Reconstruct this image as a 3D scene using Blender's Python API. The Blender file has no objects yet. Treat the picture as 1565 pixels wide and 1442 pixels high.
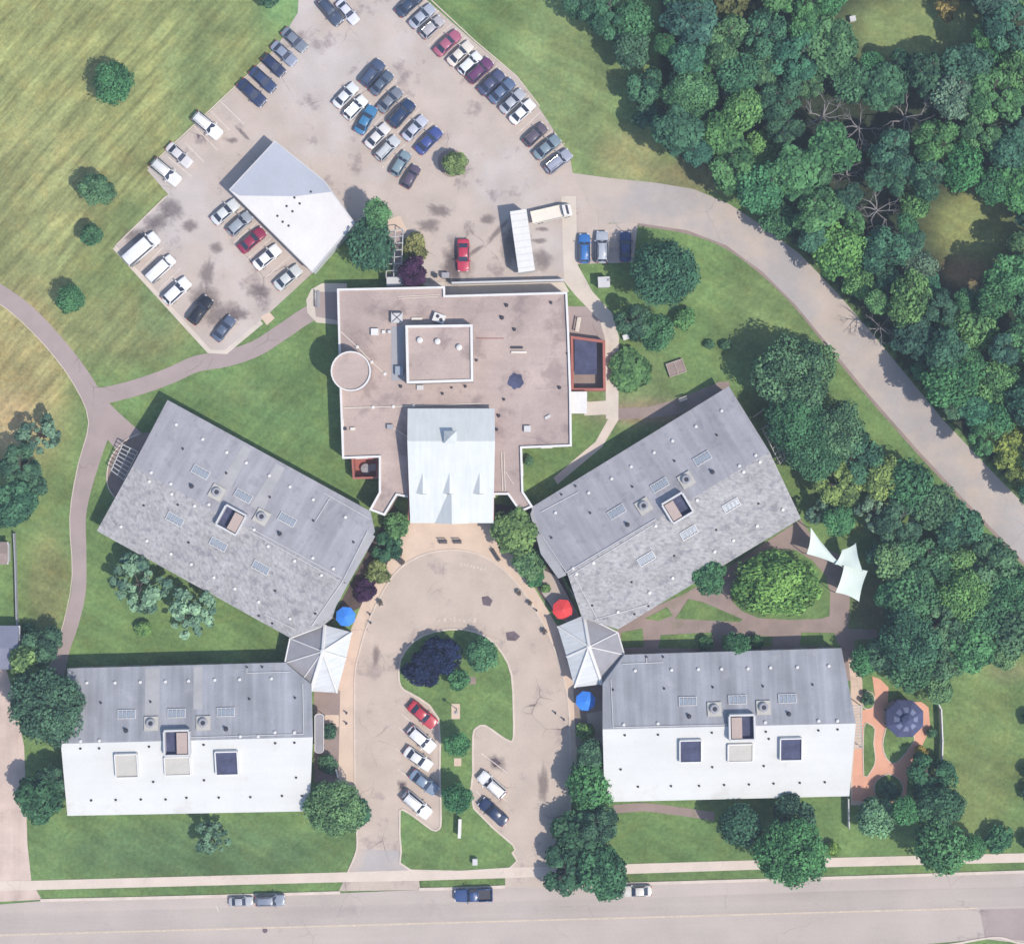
import bpy, math, random
import numpy as np
from mathutils import Matrix, Vector

# ---------------------------------------------------------------- camera, world, sun
S = 0.1            # metres per photo pixel on the ground
H = 260.0          # camera height
scene = bpy.context.scene
COL = scene.collection
cam_d = bpy.data.cameras.new('camera'); cam = bpy.data.objects.new('camera', cam_d); COL.objects.link(cam)
cam.location = (0, 0, H); cam_d.sensor_width = 36.0; cam_d.lens = 36.0 * H / (1565 * S)
cam_d.clip_start = 1.0; cam_d.clip_end = 9000.0
scene.camera = cam
SUN_EL = math.radians(57); SUN_AZ = math.atan2(0.80, -0.60)   # light comes from the ESE
world = bpy.data.worlds.new('World'); scene.world = world; world.use_nodes = True
wn = world.node_tree.nodes; wl = world.node_tree.links
sky = wn.new('ShaderNodeTexSky'); sky.sky_type = 'NISHITA'; sky.sun_disc = False
sky.sun_elevation = SUN_EL; sky.sun_rotation = SUN_AZ
wl.new(sky.outputs[0], wn['Background'].inputs['Color']); wn['Background'].inputs['Strength'].default_value = 0.145
sun_d = bpy.data.lights.new('sun', 'SUN'); sun_d.energy = 3.4; sun_d.angle = math.radians(0.6); sun_d.color = (1.0, 0.92, 0.80)
sun = bpy.data.objects.new('sun', sun_d); COL.objects.link(sun)
sdir = Vector((math.sin(SUN_AZ) * math.cos(SUN_EL), math.cos(SUN_AZ) * math.cos(SUN_EL), math.sin(SUN_EL)))
sun.rotation_euler = sdir.to_track_quat('Z', 'Y').to_euler(); sun.location = sdir * 300
vs = scene.view_settings; vs.view_transform = 'Standard'; vs.look = 'None'; vs.gamma = 1.0; vs.exposure = 0.43

# ---------------------------------------------------------------- helpers
def P(px, py, z=0.0):
    k = (H - z) / H
    return Vector(((px - 782.5) * S * k, (721 - py) * S * k, z))

def tag(o, label=None, cat=None, group=None, kind=None):
    if label: o['label'] = label
    if cat: o['category'] = cat
    if group: o['group'] = group
    if kind: o['kind'] = kind
    return o

def thing(name, label, cat, loc=(0, 0, 0), rz=0.0, group=None):
    o = bpy.data.objects.new(name, None); COL.objects.link(o)
    o.empty_display_size = 0.3; o.location = loc; o.rotation_euler = (0, 0, rz)
    return tag(o, label, cat, group)

def link(name, me, parent=None, loc=None, rot=None, scale=None):
    o = bpy.data.objects.new(name, me); COL.objects.link(o)
    if parent: o.parent = parent
    if loc is not None: o.location = loc
    if rot is not None: o.rotation_euler = rot
    if scale is not None: o.scale = scale
    return o

def copy_tree(o, parent=None):
    c = o.copy(); COL.objects.link(c)
    if parent: c.parent = parent
    for ch in list(o.children): copy_tree(ch, c)
    return c

class MB:
    def __init__(s): s.v = []; s.f = []; s.m = []; s.uv = {}
    def add(s, verts, faces, mi=0):
        b = len(s.v); s.v += [tuple(v) for v in verts]
        for f in faces: s.f.append([b + i for i in f]); s.m.append(mi)
    def box(s, c, d, rz=0.0, mi=0, M=None, top=1.0):
        x, y, z = d[0] / 2, d[1] / 2, d[2] / 2
        vs_ = [Vector((sx * x * (top if sz > 0 else 1), sy * y * (top if sz > 0 else 1), sz * z)) for sz in (-1, 1) for sx, sy in ((-1, -1), (1, -1), (1, 1), (-1, 1))]
        R = Matrix.Translation(Vector(c)) @ Matrix.Rotation(rz, 4, 'Z')
        if M is not None: R = M @ R
        s.add([R @ v for v in vs_], [(3, 2, 1, 0), (4, 5, 6, 7), (0, 1, 5, 4), (1, 2, 6, 5), (2, 3, 7, 6), (3, 0, 4, 7)], mi)
    def tube(s, a, b, r0, r1=None, n=6, mi=0, caps=True):
        a = Vector(a); b = Vector(b); r1 = r0 if r1 is None else r1
        d = (b - a); q = d.to_track_quat('Z', 'Y').to_matrix()
        vs_ = []
        for c, r in ((a, r0), (b, r1)):
            for i in range(n):
                t = 2 * math.pi * i / n
                vs_.append(c + q @ Vector((r * math.cos(t), r * math.sin(t), 0)))
        fs = [(i, (i + 1) % n, n + (i + 1) % n, n + i) for i in range(n)]
        if caps: fs += [tuple(range(n - 1, -1, -1)), tuple(range(n, 2 * n))]
        s.add(vs_, fs, mi)
    def prism(s, pts, z0, z1, mi=0, bottom=False, top=True):
        pts = ccw([(p[0], p[1]) for p in pts]); n = len(pts)
        vs_ = [(x, y, z0) for x, y in pts] + [(x, y, z1) for x, y in pts]
        fs = [(i, (i + 1) % n, n + (i + 1) % n, n + i) for i in range(n)]
        if top: fs.append(tuple(range(n, 2 * n)))
        if bottom: fs.append(tuple(range(n - 1, -1, -1)))
        s.add(vs_, fs, mi)
    def lathe(s, prof, c=(0, 0, 0), n=12, mi=0):
        vs_ = [(c[0] + r * math.cos(2 * math.pi * i / n), c[1] + r * math.sin(2 * math.pi * i / n), c[2] + z) for r, z in prof for i in range(n)]
        fs = [(k * n + i, k * n + (i + 1) % n, (k + 1) * n + (i + 1) % n, (k + 1) * n + i) for k in range(len(prof) - 1) for i in range(n)]
        fs.append(tuple(range((len(prof) - 1) * n, len(prof) * n))); fs.append(tuple(range(n - 1, -1, -1)))
        s.add(vs_, fs, mi)
    def mesh(s, name, mats, smooth=False):
        me = bpy.data.meshes.new(name); me.from_pydata(s.v, [], s.f)
        for m in (mats if isinstance(mats, (list, tuple)) else [mats]): me.materials.append(m)
        me.polygons.foreach_set('material_index', s.m)
        me.polygons.foreach_set('use_smooth', [smooth] * len(s.f)); me.update()
        return me
    def build(s, name, mats, parent=None, smooth=False, **k):
        return link(name, s.mesh(name, mats, smooth), parent, **k)

def area(pts): return 0.5 * sum(pts[i][0] * pts[(i + 1) % len(pts)][1] - pts[(i + 1) % len(pts)][0] * pts[i][1] for i in range(len(pts)))
def ccw(pts): return list(pts) if area(pts) > 0 else list(reversed(pts))
def W(pts, z=0.0): return [P(x, y, z) for x, y in pts]
def catmull(pts, n=4, closed=True):
    out = []; N = len(pts)
    for i in range(N if closed else N - 1):
        p = [pts[(i + k) % N] if closed else pts[min(max(i + k, 0), N - 1)] for k in (-1, 0, 1, 2)]
        for j in range(n):
            t = j / n
            out.append(tuple(0.5 * (2 * p[1][a] + (p[2][a] - p[0][a]) * t + (2 * p[0][a] - 5 * p[1][a] + 4 * p[2][a] - p[3][a]) * t * t + (3 * p[1][a] - p[0][a] - 3 * p[2][a] + p[3][a]) * t ** 3) for a in (0, 1)))
    if not closed: out.append(tuple(pts[-1]))
    return out
def ribbon(pts, w, n=4):
    """centre line and widths in photo pixels -> outline"""
    c = catmull(pts, n, False); L = []; R = []
    for i, p in enumerate(c):
        a = c[max(i - 1, 0)]; b = c[min(i + 1, len(c) - 1)]
        d = Vector((b[0] - a[0], b[1] - a[1])).normalized(); t = i / (len(c) - 1)
        ww = w if not isinstance(w, (list, tuple)) else float(np.interp(t, np.linspace(0, 1, len(w)), w))
        L.append((p[0] - d.y * ww / 2, p[1] + d.x * ww / 2)); R.append((p[0] + d.y * ww / 2, p[1] - d.x * ww / 2))
    return L + R[::-1]

# ---------------------------------------------------------------- materials
def new_mat(name, rough=0.9, spec=0.3):
    m = bpy.data.materials.new(name); m.use_nodes = True
    b = m.node_tree.nodes['Principled BSDF']; b.inputs['Roughness'].default_value = rough
    b.inputs['Specular IOR Level'].default_value = spec
    return m, m.node_tree.nodes, m.node_tree.links, b
def N(nodes, t, **k):
    n = nodes.new(t)
    for a, v in k.items(): setattr(n, a, v)
    return n
def rgba(c): return (c[0], c[1], c[2], 1.0)
def mixc(nodes, links, mode, fac, a, b):
    n = nodes.new('ShaderNodeMix'); n.data_type = 'RGBA'; n.blend_type = mode
    for sock, v in ((n.inputs['Factor'], fac), (n.inputs['A'], a), (n.inputs['B'], b)):
        if isinstance(v, bpy.types.NodeSocket): links.new(v, sock)
        elif isinstance(v, (int, float)): sock.default_value = v
        else: sock.default_value = rgba(v)
    return n.outputs['Result']
def noise(nodes, links, co, scale, detail=4, rough=0.55):
    n = nodes.new('ShaderNodeTexNoise'); n.inputs['Scale'].default_value = scale; n.inputs['Detail'].default_value = detail
    n.inputs['Roughness'].default_value = rough
    links.new(co, n.inputs['Vector']); return n.outputs['Fac']
def ramp(nodes, links, v, lo, hi, a=0.0, b=1.0):
    n = nodes.new('ShaderNodeMapRange'); n.inputs['From Min'].default_value = lo; n.inputs['From Max'].default_value = hi
    n.inputs['To Min'].default_value = a; n.inputs['To Max'].default_value = b
    links.new(v, n.inputs['Value']); return n.outputs['Result']
def mapping(nodes, links, co, sc, rz=0.0):
    n = nodes.new('ShaderNodeMapping'); n.vector_type = 'TEXTURE'; n.inputs['Scale'].default_value = tuple(1.0 / c for c in sc); n.inputs['Rotation'].default_value = (0, 0, rz)
    links.new(co, n.inputs['Vector']); return n.outputs['Vector']

def surf(name, col, var=0.12, scale=0.4, fine=6.0, rough=0.9, spec=0.3, streak=None, stain=None, stain_lo=0.6, stain_scale=0.22, cracks=0.0, metal=0.0, coord='Object', patch=None, patch_scale=0.07):
    m, nd, lk, b = new_mat(name, rough, spec); b.inputs['Metallic'].default_value = metal
    co = nd.new('ShaderNodeTexCoord').outputs[coord]
    big = ramp(nd, lk, noise(nd, lk, co, scale, 5), 0.3, 0.7, 1 - var, 1 + var)
    fin = ramp(nd, lk, noise(nd, lk, co, fine, 3, 0.7), 0.25, 0.75, 1 - var * 0.7, 1 + var * 0.7)
    mul = nd.new('ShaderNodeMath'); mul.operation = 'MULTIPLY'; lk.new(big, mul.inputs[0]); lk.new(fin, mul.inputs[1]); v = mul.outputs[0]
    if streak:
        sc, amt, rz = streak
        st = ramp(nd, lk, noise(nd, lk, mapping(nd, lk, co, sc, rz), 1.0, 4, 0.6), 0.3, 0.7, 1 - amt, 1 + amt)
        m2 = nd.new('ShaderNodeMath'); m2.operation = 'MULTIPLY'; lk.new(v, m2.inputs[0]); lk.new(st, m2.inputs[1]); v = m2.outputs[0]
    c = mixc(nd, lk, 'MIX', 0.0, col, col)
    if patch:
        c = mixc(nd, lk, 'MIX', ramp(nd, lk, noise(nd, lk, co, patch_scale, 6, 0.62), 0.48, 0.58, 0, 0.85), col, patch)
    if stain:
        c = mixc(nd, lk, 'MIX', ramp(nd, lk, noise(nd, lk, co, stain_scale, 6, 0.65), stain_lo, stain_lo + 0.10, 0, 0.62), c, stain)
    if cracks:
        dn = nd.new('ShaderNodeTexNoise'); dn.inputs['Scale'].default_value = 0.5; lk.new(co, dn.inputs['Vector'])
        wob = mixc(nd, lk, 'LINEAR_LIGHT', 0.55, co, dn.outputs['Color'])
        vo = nd.new('ShaderNodeTexVoronoi'); vo.feature = 'DISTANCE_TO_EDGE'; vo.inputs['Scale'].default_value = 0.15; lk.new(wob, vo.inputs['Vector'])
        gate = ramp(nd, lk, noise(nd, lk, co, 0.11, 2), 0.52, 0.68, 0, cracks)
        line = ramp(nd, lk, vo.outputs['Distance'], 0.002, 0.011, 1, 0)
        g = nd.new('ShaderNodeMath'); g.operation = 'MULTIPLY'; lk.new(gate, g.inputs[0]); lk.new(line, g.inputs[1])
        c = mixc(nd, lk, 'MIX', g.outputs[0], c, (col[0] * 0.3, col[1] * 0.28, col[2] * 0.3))
    cc = nd.new('ShaderNodeCombineXYZ')
    for i in range(3): lk.new(v, cc.inputs[i])
    lk.new(mixc(nd, lk, 'MULTIPLY', 1.0, c, cc.outputs[0]), b.inputs['Base Color'])
    return m

def grass_mat():
    m, nd, lk, b = new_mat('grass', 1.0, 0.05)
    co = nd.new('ShaderNodeTexCoord').outputs['Object']
    at = nd.new('ShaderNodeAttribute'); at.attribute_name = 'Col'
    a1 = ramp(nd, lk, noise(nd, lk, co, 0.12, 6, 0.6), 0.3, 0.7, 0.72, 1.28)
    a2 = ramp(nd, lk, noise(nd, lk, co, 1.6, 5, 0.75), 0.25, 0.75, 0.66, 1.34)
    st = noise(nd, lk, mapping(nd, lk, co, (0.10, 0.9, 1), math.radians(48)), 1.0, 5, 0.65)
    st2 = noise(nd, lk, mapping(nd, lk, co, (0.05, 0.55, 1), math.radians(-28)), 1.0, 2, 0.5)
    mm = nd.new('ShaderNodeMath'); mm.operation = 'MULTIPLY'; lk.new(a1, mm.inputs[0]); lk.new(a2, mm.inputs[1])
    s1 = mixc(nd, lk, 'MIX', at.outputs['Alpha'], (1, 1, 1), (1, 1, 1))
    sr = ramp(nd, lk, st, 0.3, 0.7, 0.55, 1.45); sr2 = ramp(nd, lk, st2, 0.35, 0.65, 0.88, 1.12)
    fl = nd.new('ShaderNodeMix'); fl.data_type = 'FLOAT'; lk.new(at.outputs['Alpha'], fl.inputs['Factor']); lk.new(sr2, fl.inputs['A']); lk.new(sr, fl.inputs['B'])
    m3 = nd.new('ShaderNodeMath'); m3.operation = 'MULTIPLY'; lk.new(mm.outputs[0], m3.inputs[0]); lk.new(fl.outputs['Result'], m3.inputs[1])
    cc = nd.new('ShaderNodeCombineXYZ')
    for i in range(3): lk.new(m3.outputs[0], cc.inputs[i])
    c = mixc(nd, lk, 'MULTIPLY', 1.0, at.outputs['Color'], cc.outputs[0])
    yel = ramp(nd, lk, noise(nd, lk, co, 0.3, 5, 0.7), 0.45, 0.72, 0, 0.55)
    c = mixc(nd, lk, 'MIX', yel, c, mixc(nd, lk, 'MULTIPLY', 1.0, c, (1.45, 1.12, 1.0)))
    lk.new(c, b.inputs['Base Color'])
    bp = nd.new('ShaderNodeBump'); bp.inputs['Strength'].default_value = 0.5; bp.inputs['Distance'].default_value = 0.3
    lk.new(noise(nd, lk, co, 2.2, 4, 0.7), bp.inputs['Height']); lk.new(bp.outputs[0], b.inputs['Normal'])
    return m

def leaf_mat(name, dark, light):
    m, nd, lk, b = new_mat(name, 0.85, 0.15)
    at = nd.new('ShaderNodeAttribute'); at.attribute_name = 'tint'
    oi = nd.new('ShaderNodeObjectInfo')
    c = mixc(nd, lk, 'MIX', at.outputs['Fac'], dark, light)
    c = mixc(nd, lk, 'MULTIPLY', 1.0, c, oi.outputs['Color'])
    lk.new(c, b.inputs['Base Color']); return m

def paint_mat():
    m, nd, lk, b = new_mat('car_paint', 0.34, 0.5)
    oi = nd.new('ShaderNodeObjectInfo'); co = nd.new('ShaderNodeTexCoord').outputs['Object']
    v = ramp(nd, lk, noise(nd, lk, co, 1.3, 3), 0.3, 0.7, 0.93, 1.05)
    cc = nd.new('ShaderNodeCombineXYZ')
    for i in range(3): lk.new(v, cc.inputs[i])
    lk.new(mixc(nd, lk, 'MULTIPLY', 1.0, oi.outputs['Color'], cc.outputs[0]), b.inputs['Base Color'])
    b.inputs['Coat Weight'].default_value = 0.3; b.inputs['Coat Roughness'].default_value = 0.145
    return m
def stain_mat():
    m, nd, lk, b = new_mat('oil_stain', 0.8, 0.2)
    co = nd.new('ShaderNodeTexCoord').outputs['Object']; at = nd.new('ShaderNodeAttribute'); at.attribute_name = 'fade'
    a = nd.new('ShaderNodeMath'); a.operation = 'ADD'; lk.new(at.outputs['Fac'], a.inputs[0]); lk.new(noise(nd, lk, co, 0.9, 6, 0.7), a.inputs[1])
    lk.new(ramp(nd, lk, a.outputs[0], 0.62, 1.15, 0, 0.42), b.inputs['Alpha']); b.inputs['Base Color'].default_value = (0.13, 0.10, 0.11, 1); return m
def flat(name, col, rough=0.6, metal=0.0, spec=0.4): return surf(name, col, 0.05, 0.8, 5.0, rough, spec, metal=metal)

M = {}
M['grass'] = grass_mat()
M['road'] = surf('road_surface', (0.412, 0.356, 0.325), 0.08, 0.1, 3.0, streak=((0.02, 0.35, 1), 0.05, 0.024), cracks=0.35, stain=(0.30, 0.26, 0.25), stain_lo=0.64)
M['access'] = surf('access_road_surface', (0.435, 0.37, 0.328), 0.07, 0.25, 4.0, patch=(0.345, 0.325, 0.325), patch_scale=0.055, cracks=0.35)
M['lot'] = surf('lot_surface', (0.436, 0.368, 0.328), 0.10, 0.2, 4.0, patch=(0.44, 0.40, 0.385), patch_scale=0.04, stain=(0.19, 0.15, 0.16), stain_lo=0.565, cracks=0.9)
M['drive'] = surf('driveway_surface', (0.45, 0.373, 0.320), 0.09, 0.25, 4.0, stain=(0.27, 0.22, 0.21), stain_lo=0.56, cracks=0.95)
M['gravel'] = surf('gravel', (0.50, 0.395, 0.345), 0.12, 0.3, 5.0, streak=((0.6, 0.03, 1), 0.12, 0.0), stain=(0.40, 0.30, 0.26), stain_lo=0.58)
M['path'] = surf('path_asphalt', (0.32, 0.26, 0.25), 0.08, 0.3, 5.0, cracks=0.5)
M['walk'] = surf('sidewalk_concrete', (0.56, 0.475, 0.41), 0.06, 0.3, 4.0, cracks=0.3, stain=(0.45, 0.36, 0.31), stain_lo=0.62)
M['plaza'] = surf('plaza_concrete', (0.56, 0.435, 0.345), 0.08, 0.35, 4.0, stain=(0.36, 0.28, 0.25), stain_lo=0.62, cracks=0.4)
M['conc'] = surf('pale_concrete', (0.53, 0.47, 0.41), 0.08, 0.4, 4.0, stain=(0.40, 0.34, 0.31), stain_lo=0.58)
M['kerb'] = surf('kerb_concrete', (0.55, 0.47, 0.41), 0.1, 0.5, 4.0)
M['brown'] = surf('brown_paving', (0.265, 0.205, 0.185), 0.12, 0.4, 4.0, stain=(0.18, 0.17, 0.11), stain_lo=0.55)
M['pink'] = surf('pink_paving', (0.62, 0.325, 0.225), 0.1, 0.4, 4.0, stain=(0.52, 0.28, 0.21), stain_lo=0.62)
M['mulch'] = surf('mulch', (0.085, 0.06, 0.055), 0.2, 0.8, 5.0)
M['faint'] = surf('faded_lettering', (0.50, 0.425, 0.37), 0.2, 1.5, 6.0)
M['line'] = surf('worn_paint', (0.56, 0.50, 0.46), 0.15, 1.5, 6.0)
M['lane'] = surf('worn_lane_surface', (0.382, 0.332, 0.305), 0.08, 0.1, 3.0, streak=((0.02, 0.5, 1), 0.06, 0.024), cracks=0.4, stain=(0.30, 0.26, 0.25), stain_lo=0.6)
M['yline'] = surf('worn_yellow_paint', (0.52, 0.43, 0.33), 0.15, 1.5, 6.0)
M['stain'] = stain_mat()
M['dstain'] = surf('drain_patch', (0.13, 0.10, 0.115), 0.25, 0.8, 4.0)
M['roofN'] = surf('grey_membrane_streaked', (0.272, 0.28, 0.312), 0.11, 0.25, 4.0, coord='UV', streak=((0.55, 0.035, 1), 0.26, 0.0), stain=(0.34, 0.34, 0.37), stain_lo=0.56)
M['roofN2'] = surf('grey_membrane_pale_streaked', (0.305, 0.30, 0.33), 0.12, 0.25, 4.0, coord='UV', streak=((0.5, 0.05, 1), 0.20, 0.0), stain=(0.20, 0.20, 0.225), stain_lo=0.53, stain_scale=0.5)
M['roofS'] = surf('grey_membrane_mottled', (0.325, 0.318, 0.325), 0.14, 0.3, 3.0, coord='UV', stain=(0.18, 0.175, 0.205), stain_lo=0.52, stain_scale=0.9, streak=((2.6, 1.2, 1), 0.24, 0.9))
M['roofW'] = surf('white_membrane', (0.565, 0.57, 0.56), 0.035, 0.2, 2.0, coord='UV', streak=((0.03, 0.45, 1), 0.03, 0.0), stain=(0.50, 0.49, 0.47), stain_lo=0.58)
M['roofP'] = surf('roof_patch_pale', (0.345, 0.34, 0.35), 0.06, 0.3, 3.0, streak=((0.3, 0.3, 1), 0.1, 0))
M['tan'] = surf('tan_roof_membrane', (0.405, 0.322, 0.292), 0.12, 0.15, 3.0, stain=(0.22, 0.17, 0.165), stain_lo=0.52, cracks=0.35, patch=(0.33, 0.262, 0.245), patch_scale=0.05, streak=((0.05, 0.6, 1), 0.06, 0.0))
M['white'] = flat('white_paint', (0.62, 0.61, 0.60), 0.6)
M['metalroof'] = surf('white_metal_roof', (0.55, 0.575, 0.575), 0.04, 0.3, 2.0, rough=0.5, streak=((2.2, 0.02, 1), 0.05, 0.0))
M['ribroof'] = surf('ribbed_pale_roof', (0.52, 0.54, 0.56), 0.04, 0.4, 3.0, rough=0.6, streak=((0.05, 3.0, 1), 0.12, 0.25))
M['greyroof'] = surf('grey_facet_roof', (0.27, 0.265, 0.29), 0.1, 0.5, 4.0)
M['garageA'] = surf('garage_roof_grey', (0.37, 0.39, 0.45), 0.05, 0.2, 2.0)
M['garageB'] = surf('garage_roof_white', (0.63, 0.61, 0.60), 0.05, 0.2, 2.0)
M['wall'] = surf('tan_brick_wall', (0.36, 0.25, 0.20), 0.1, 0.5, 8.0)
M['bluewall'] = surf('pale_siding', (0.50, 0.52, 0.55), 0.06, 0.5, 4.0)
M['red'] = surf('red_brick', (0.33, 0.12, 0.10), 0.12, 0.6, 6.0)
M['glass'] = flat('dark_glass', (0.035, 0.045, 0.075), 0.12, spec=0.5)
M['skyl'] = flat('skylight_pane', (0.27, 0.31, 0.37), 0.15, spec=0.5)
M['dark'] = flat('dark_metal', (0.035, 0.035, 0.05), 0.6)
M['navyrec'] = surf('dark_recess', (0.06, 0.065, 0.12), 0.25, 0.5, 2.0)
M['grey'] = flat('grey_metal', (0.30, 0.30, 0.33), 0.5)
M['lgrey'] = flat('pale_metal', (0.50, 0.50, 0.51), 0.5)
M['beige'] = flat('beige_panel', (0.43, 0.415, 0.385), 0.7)
M['wood'] = surf('weathered_wood', (0.35, 0.29, 0.26), 0.15, 1.0, 6.0)
M['bark'] = surf('bark', (0.10, 0.08, 0.07), 0.2, 1.0, 6.0)
M['deadbark'] = surf('dead_bark', (0.21, 0.20, 0.205), 0.2, 1.0, 6.0)
M['cream'] = flat('cream_plastic', (0.65, 0.60, 0.53), 0.6)
M['sail'] = surf('sail_cloth', (0.60, 0.68, 0.63), 0.06, 0.4, 3.0)
M['bluecloth'] = flat('blue_cloth', (0.035, 0.21, 0.72), 0.7)
M['redcloth'] = flat('red_cloth', (0.62, 0.045, 0.05), 0.7)
M['navyroof'] = surf('slate_blue_shingle', (0.065, 0.075, 0.15), 0.15, 0.8, 6.0)
M['navypan'] = surf('pale_blue_shingle', (0.17, 0.19, 0.29), 0.12, 0.8, 6.0)
M['shingle'] = surf('blue_grey_shingle', (0.19, 0.20, 0.27), 0.1, 0.5, 6.0)
M['paint'] = paint_mat()
M['tyre'] = flat('tyre_rubber', (0.02, 0.02, 0.022), 0.9)
M['rim'] = flat('wheel_rim', (0.45, 0.45, 0.47), 0.35, 0.6)
M['lamp_w'] = flat('headlight_lens', (0.65, 0.66, 0.68), 0.15)
M['lamp_r'] = flat('taillight_lens', (0.35, 0.02, 0.02), 0.2)
M['leaf'] = leaf_mat('foliage', (0.018, 0.052, 0.036), (0.160, 0.290, 0.140))  # random clump tones, contrast widened to put highlight and shadow into the colour
M['leafp'] = leaf_mat('purple_foliage', (0.018, 0.012, 0.035), (0.075, 0.045, 0.11))
M['leafy'] = leaf_mat('variegated_foliage', (0.04, 0.06, 0.02), (0.36, 0.36, 0.16))
# ---------------------------------------------------------------- ground
LAWN = np.array([0.128, 0.206, 0.074])
ZONES = [  # px, py, rx, ry, colour, weight, streak
    (120, 130, 330, 300, (0.185, 0.225, 0.088), 0.95, 1.0), (30, 560, 90, 170, (0.24, 0.235, 0.105), 0.9, 0.8), (5, 650, 60, 60, (0.29, 0.255, 0.13), 0.9, 0.6),
    (200, 500, 110, 70, (0.16, 0.185, 0.080), 0.7, 0.9), (330, 60, 130, 110, (0.15, 0.205, 0.080), 0.6, 0.8), (60, 300, 120, 160, (0.175, 0.205, 0.088), 0.6, 0.9),
    (300, 160, 40, 120, (0.095, 0.165, 0.065), 0.55, 0.4), (210, 330, 60, 40, (0.10, 0.165, 0.065), 0.6, 0.4), (440, 10, 50, 50, (0.11, 0.22, 0.085), 0.9, 0.0),
    (75, 890, 40, 90, (0.145, 0.165, 0.068), 0.75, 0.3), (380, 640, 150, 80, (0.088, 0.168, 0.062), 0.7, 0.5), (300, 1300, 260, 60, (0.068, 0.128, 0.055), 0.8, 0.2),
    (860, 130, 110, 160, (0.145, 0.215, 0.088), 0.8, 0.0), (960, 240, 60, 50, (0.20, 0.225, 0.10), 0.8, 0.2), (1060, 270, 80, 30, (0.175, 0.18, 0.09), 0.8, 0.2),
    (1180, 480, 90, 110, (0.115, 0.180, 0.068), 0.7, 0.3), (960, 590, 80, 60, (0.125, 0.185, 0.075), 0.7, 0.2), (1000, 630, 110, 22, (0.20, 0.165, 0.11), 0.75, 0.2),
    (1500, 1150, 80, 150, (0.118, 0.178, 0.062), 0.7, 0.1), (1540, 1025, 40, 20, (0.140, 0.135, 0.075), 0.5, 0.1), (1490, 1210, 50, 70, (0.14, 0.19, 0.07), 0.5, 0.1),
    (1400, 45, 110, 70, (0.150, 0.215, 0.082), 0.95, 0.1), (1485, 345, 70, 60, (0.165, 0.21, 0.078), 0.97, 0.1), (1472, 415, 36, 22, (0.24, 0.185, 0.095), 0.8, 0.1),
    (1340, 930, 45, 60, (0.125, 0.135, 0.07), 0.8, 0.1), (1050, 1290, 130, 50, (0.082, 0.150, 0.052), 0.8, 0.1), (720, 1040, 50, 60, (0.095, 0.165, 0.060), 0.8, 0.0),
    (240, 470, 35, 50, (0.10, 0.17, 0.07), 0.6, 0.3), (370, 600, 60, 20, (0.12, 0.185, 0.07), 0.4, 0.6), (1400, 700, 40, 40, (0.095, 0.18, 0.065), 0.6, 0.0),
]
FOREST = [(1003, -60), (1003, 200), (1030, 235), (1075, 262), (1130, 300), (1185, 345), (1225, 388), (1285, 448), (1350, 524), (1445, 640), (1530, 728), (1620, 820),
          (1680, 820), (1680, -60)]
def inside(px, py, poly):
    r = np.zeros(np.shape(px), bool); n = len(poly)
    for i in range(n):
        x0, y0 = poly[i]; x1, y1 = poly[(i + 1) % n]
        if y0 == y1: continue
        r ^= ((y0 > py) != (y1 > py)) & (px < (x1 - x0) * (py - y0) / (y1 - y0) + x0)
    return r
def grass_colour(px, py):
    c = np.repeat(LAWN[None, :], len(px), 0); st = np.full(len(px), 0.12)
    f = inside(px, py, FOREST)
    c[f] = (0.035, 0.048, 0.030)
    for zx, zy, rx, ry, col, w, s in ZONES:
        d = ((px - zx) / rx) ** 2 + ((py - zy) / ry) ** 2
        k = w * np.exp(-np.maximum(d - 0.35, 0) * 1.8)
        c = c * (1 - k[:, None]) + (np.array(col) * (1.30, 1.17, 1.22))[None, :] * k[:, None]; st = st * (1 - k) + s * k
    return np.concatenate([c, st[:, None]], 1)
def paint_grass(me):
    n = len(me.vertices); co = np.zeros(n * 3); me.vertices.foreach_get('co', co); co = co.reshape(-1, 3)
    a = me.attributes.new('Col', 'FLOAT_COLOR', 'POINT')
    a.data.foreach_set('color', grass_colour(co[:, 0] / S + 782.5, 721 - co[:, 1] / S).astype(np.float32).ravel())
ax = np.concatenate([[-4000, -1200, -400, -200], np.arange(-110, 110.5, 1.0), [200, 400, 1200, 4000]])
gx, gy = np.meshgrid(ax, ax); n = len(ax)
me = bpy.data.meshes.new('ground')
idx = np.arange(n * n).reshape(n, n)
fc = np.stack([idx[:-1, :-1], idx[:-1, 1:], idx[1:, 1:], idx[1:, :-1]], -1).reshape(-1, 4)
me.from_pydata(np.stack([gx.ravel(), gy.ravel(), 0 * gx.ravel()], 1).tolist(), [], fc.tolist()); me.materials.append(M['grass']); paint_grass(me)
tag(link('ground', me), kind='structure')

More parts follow.
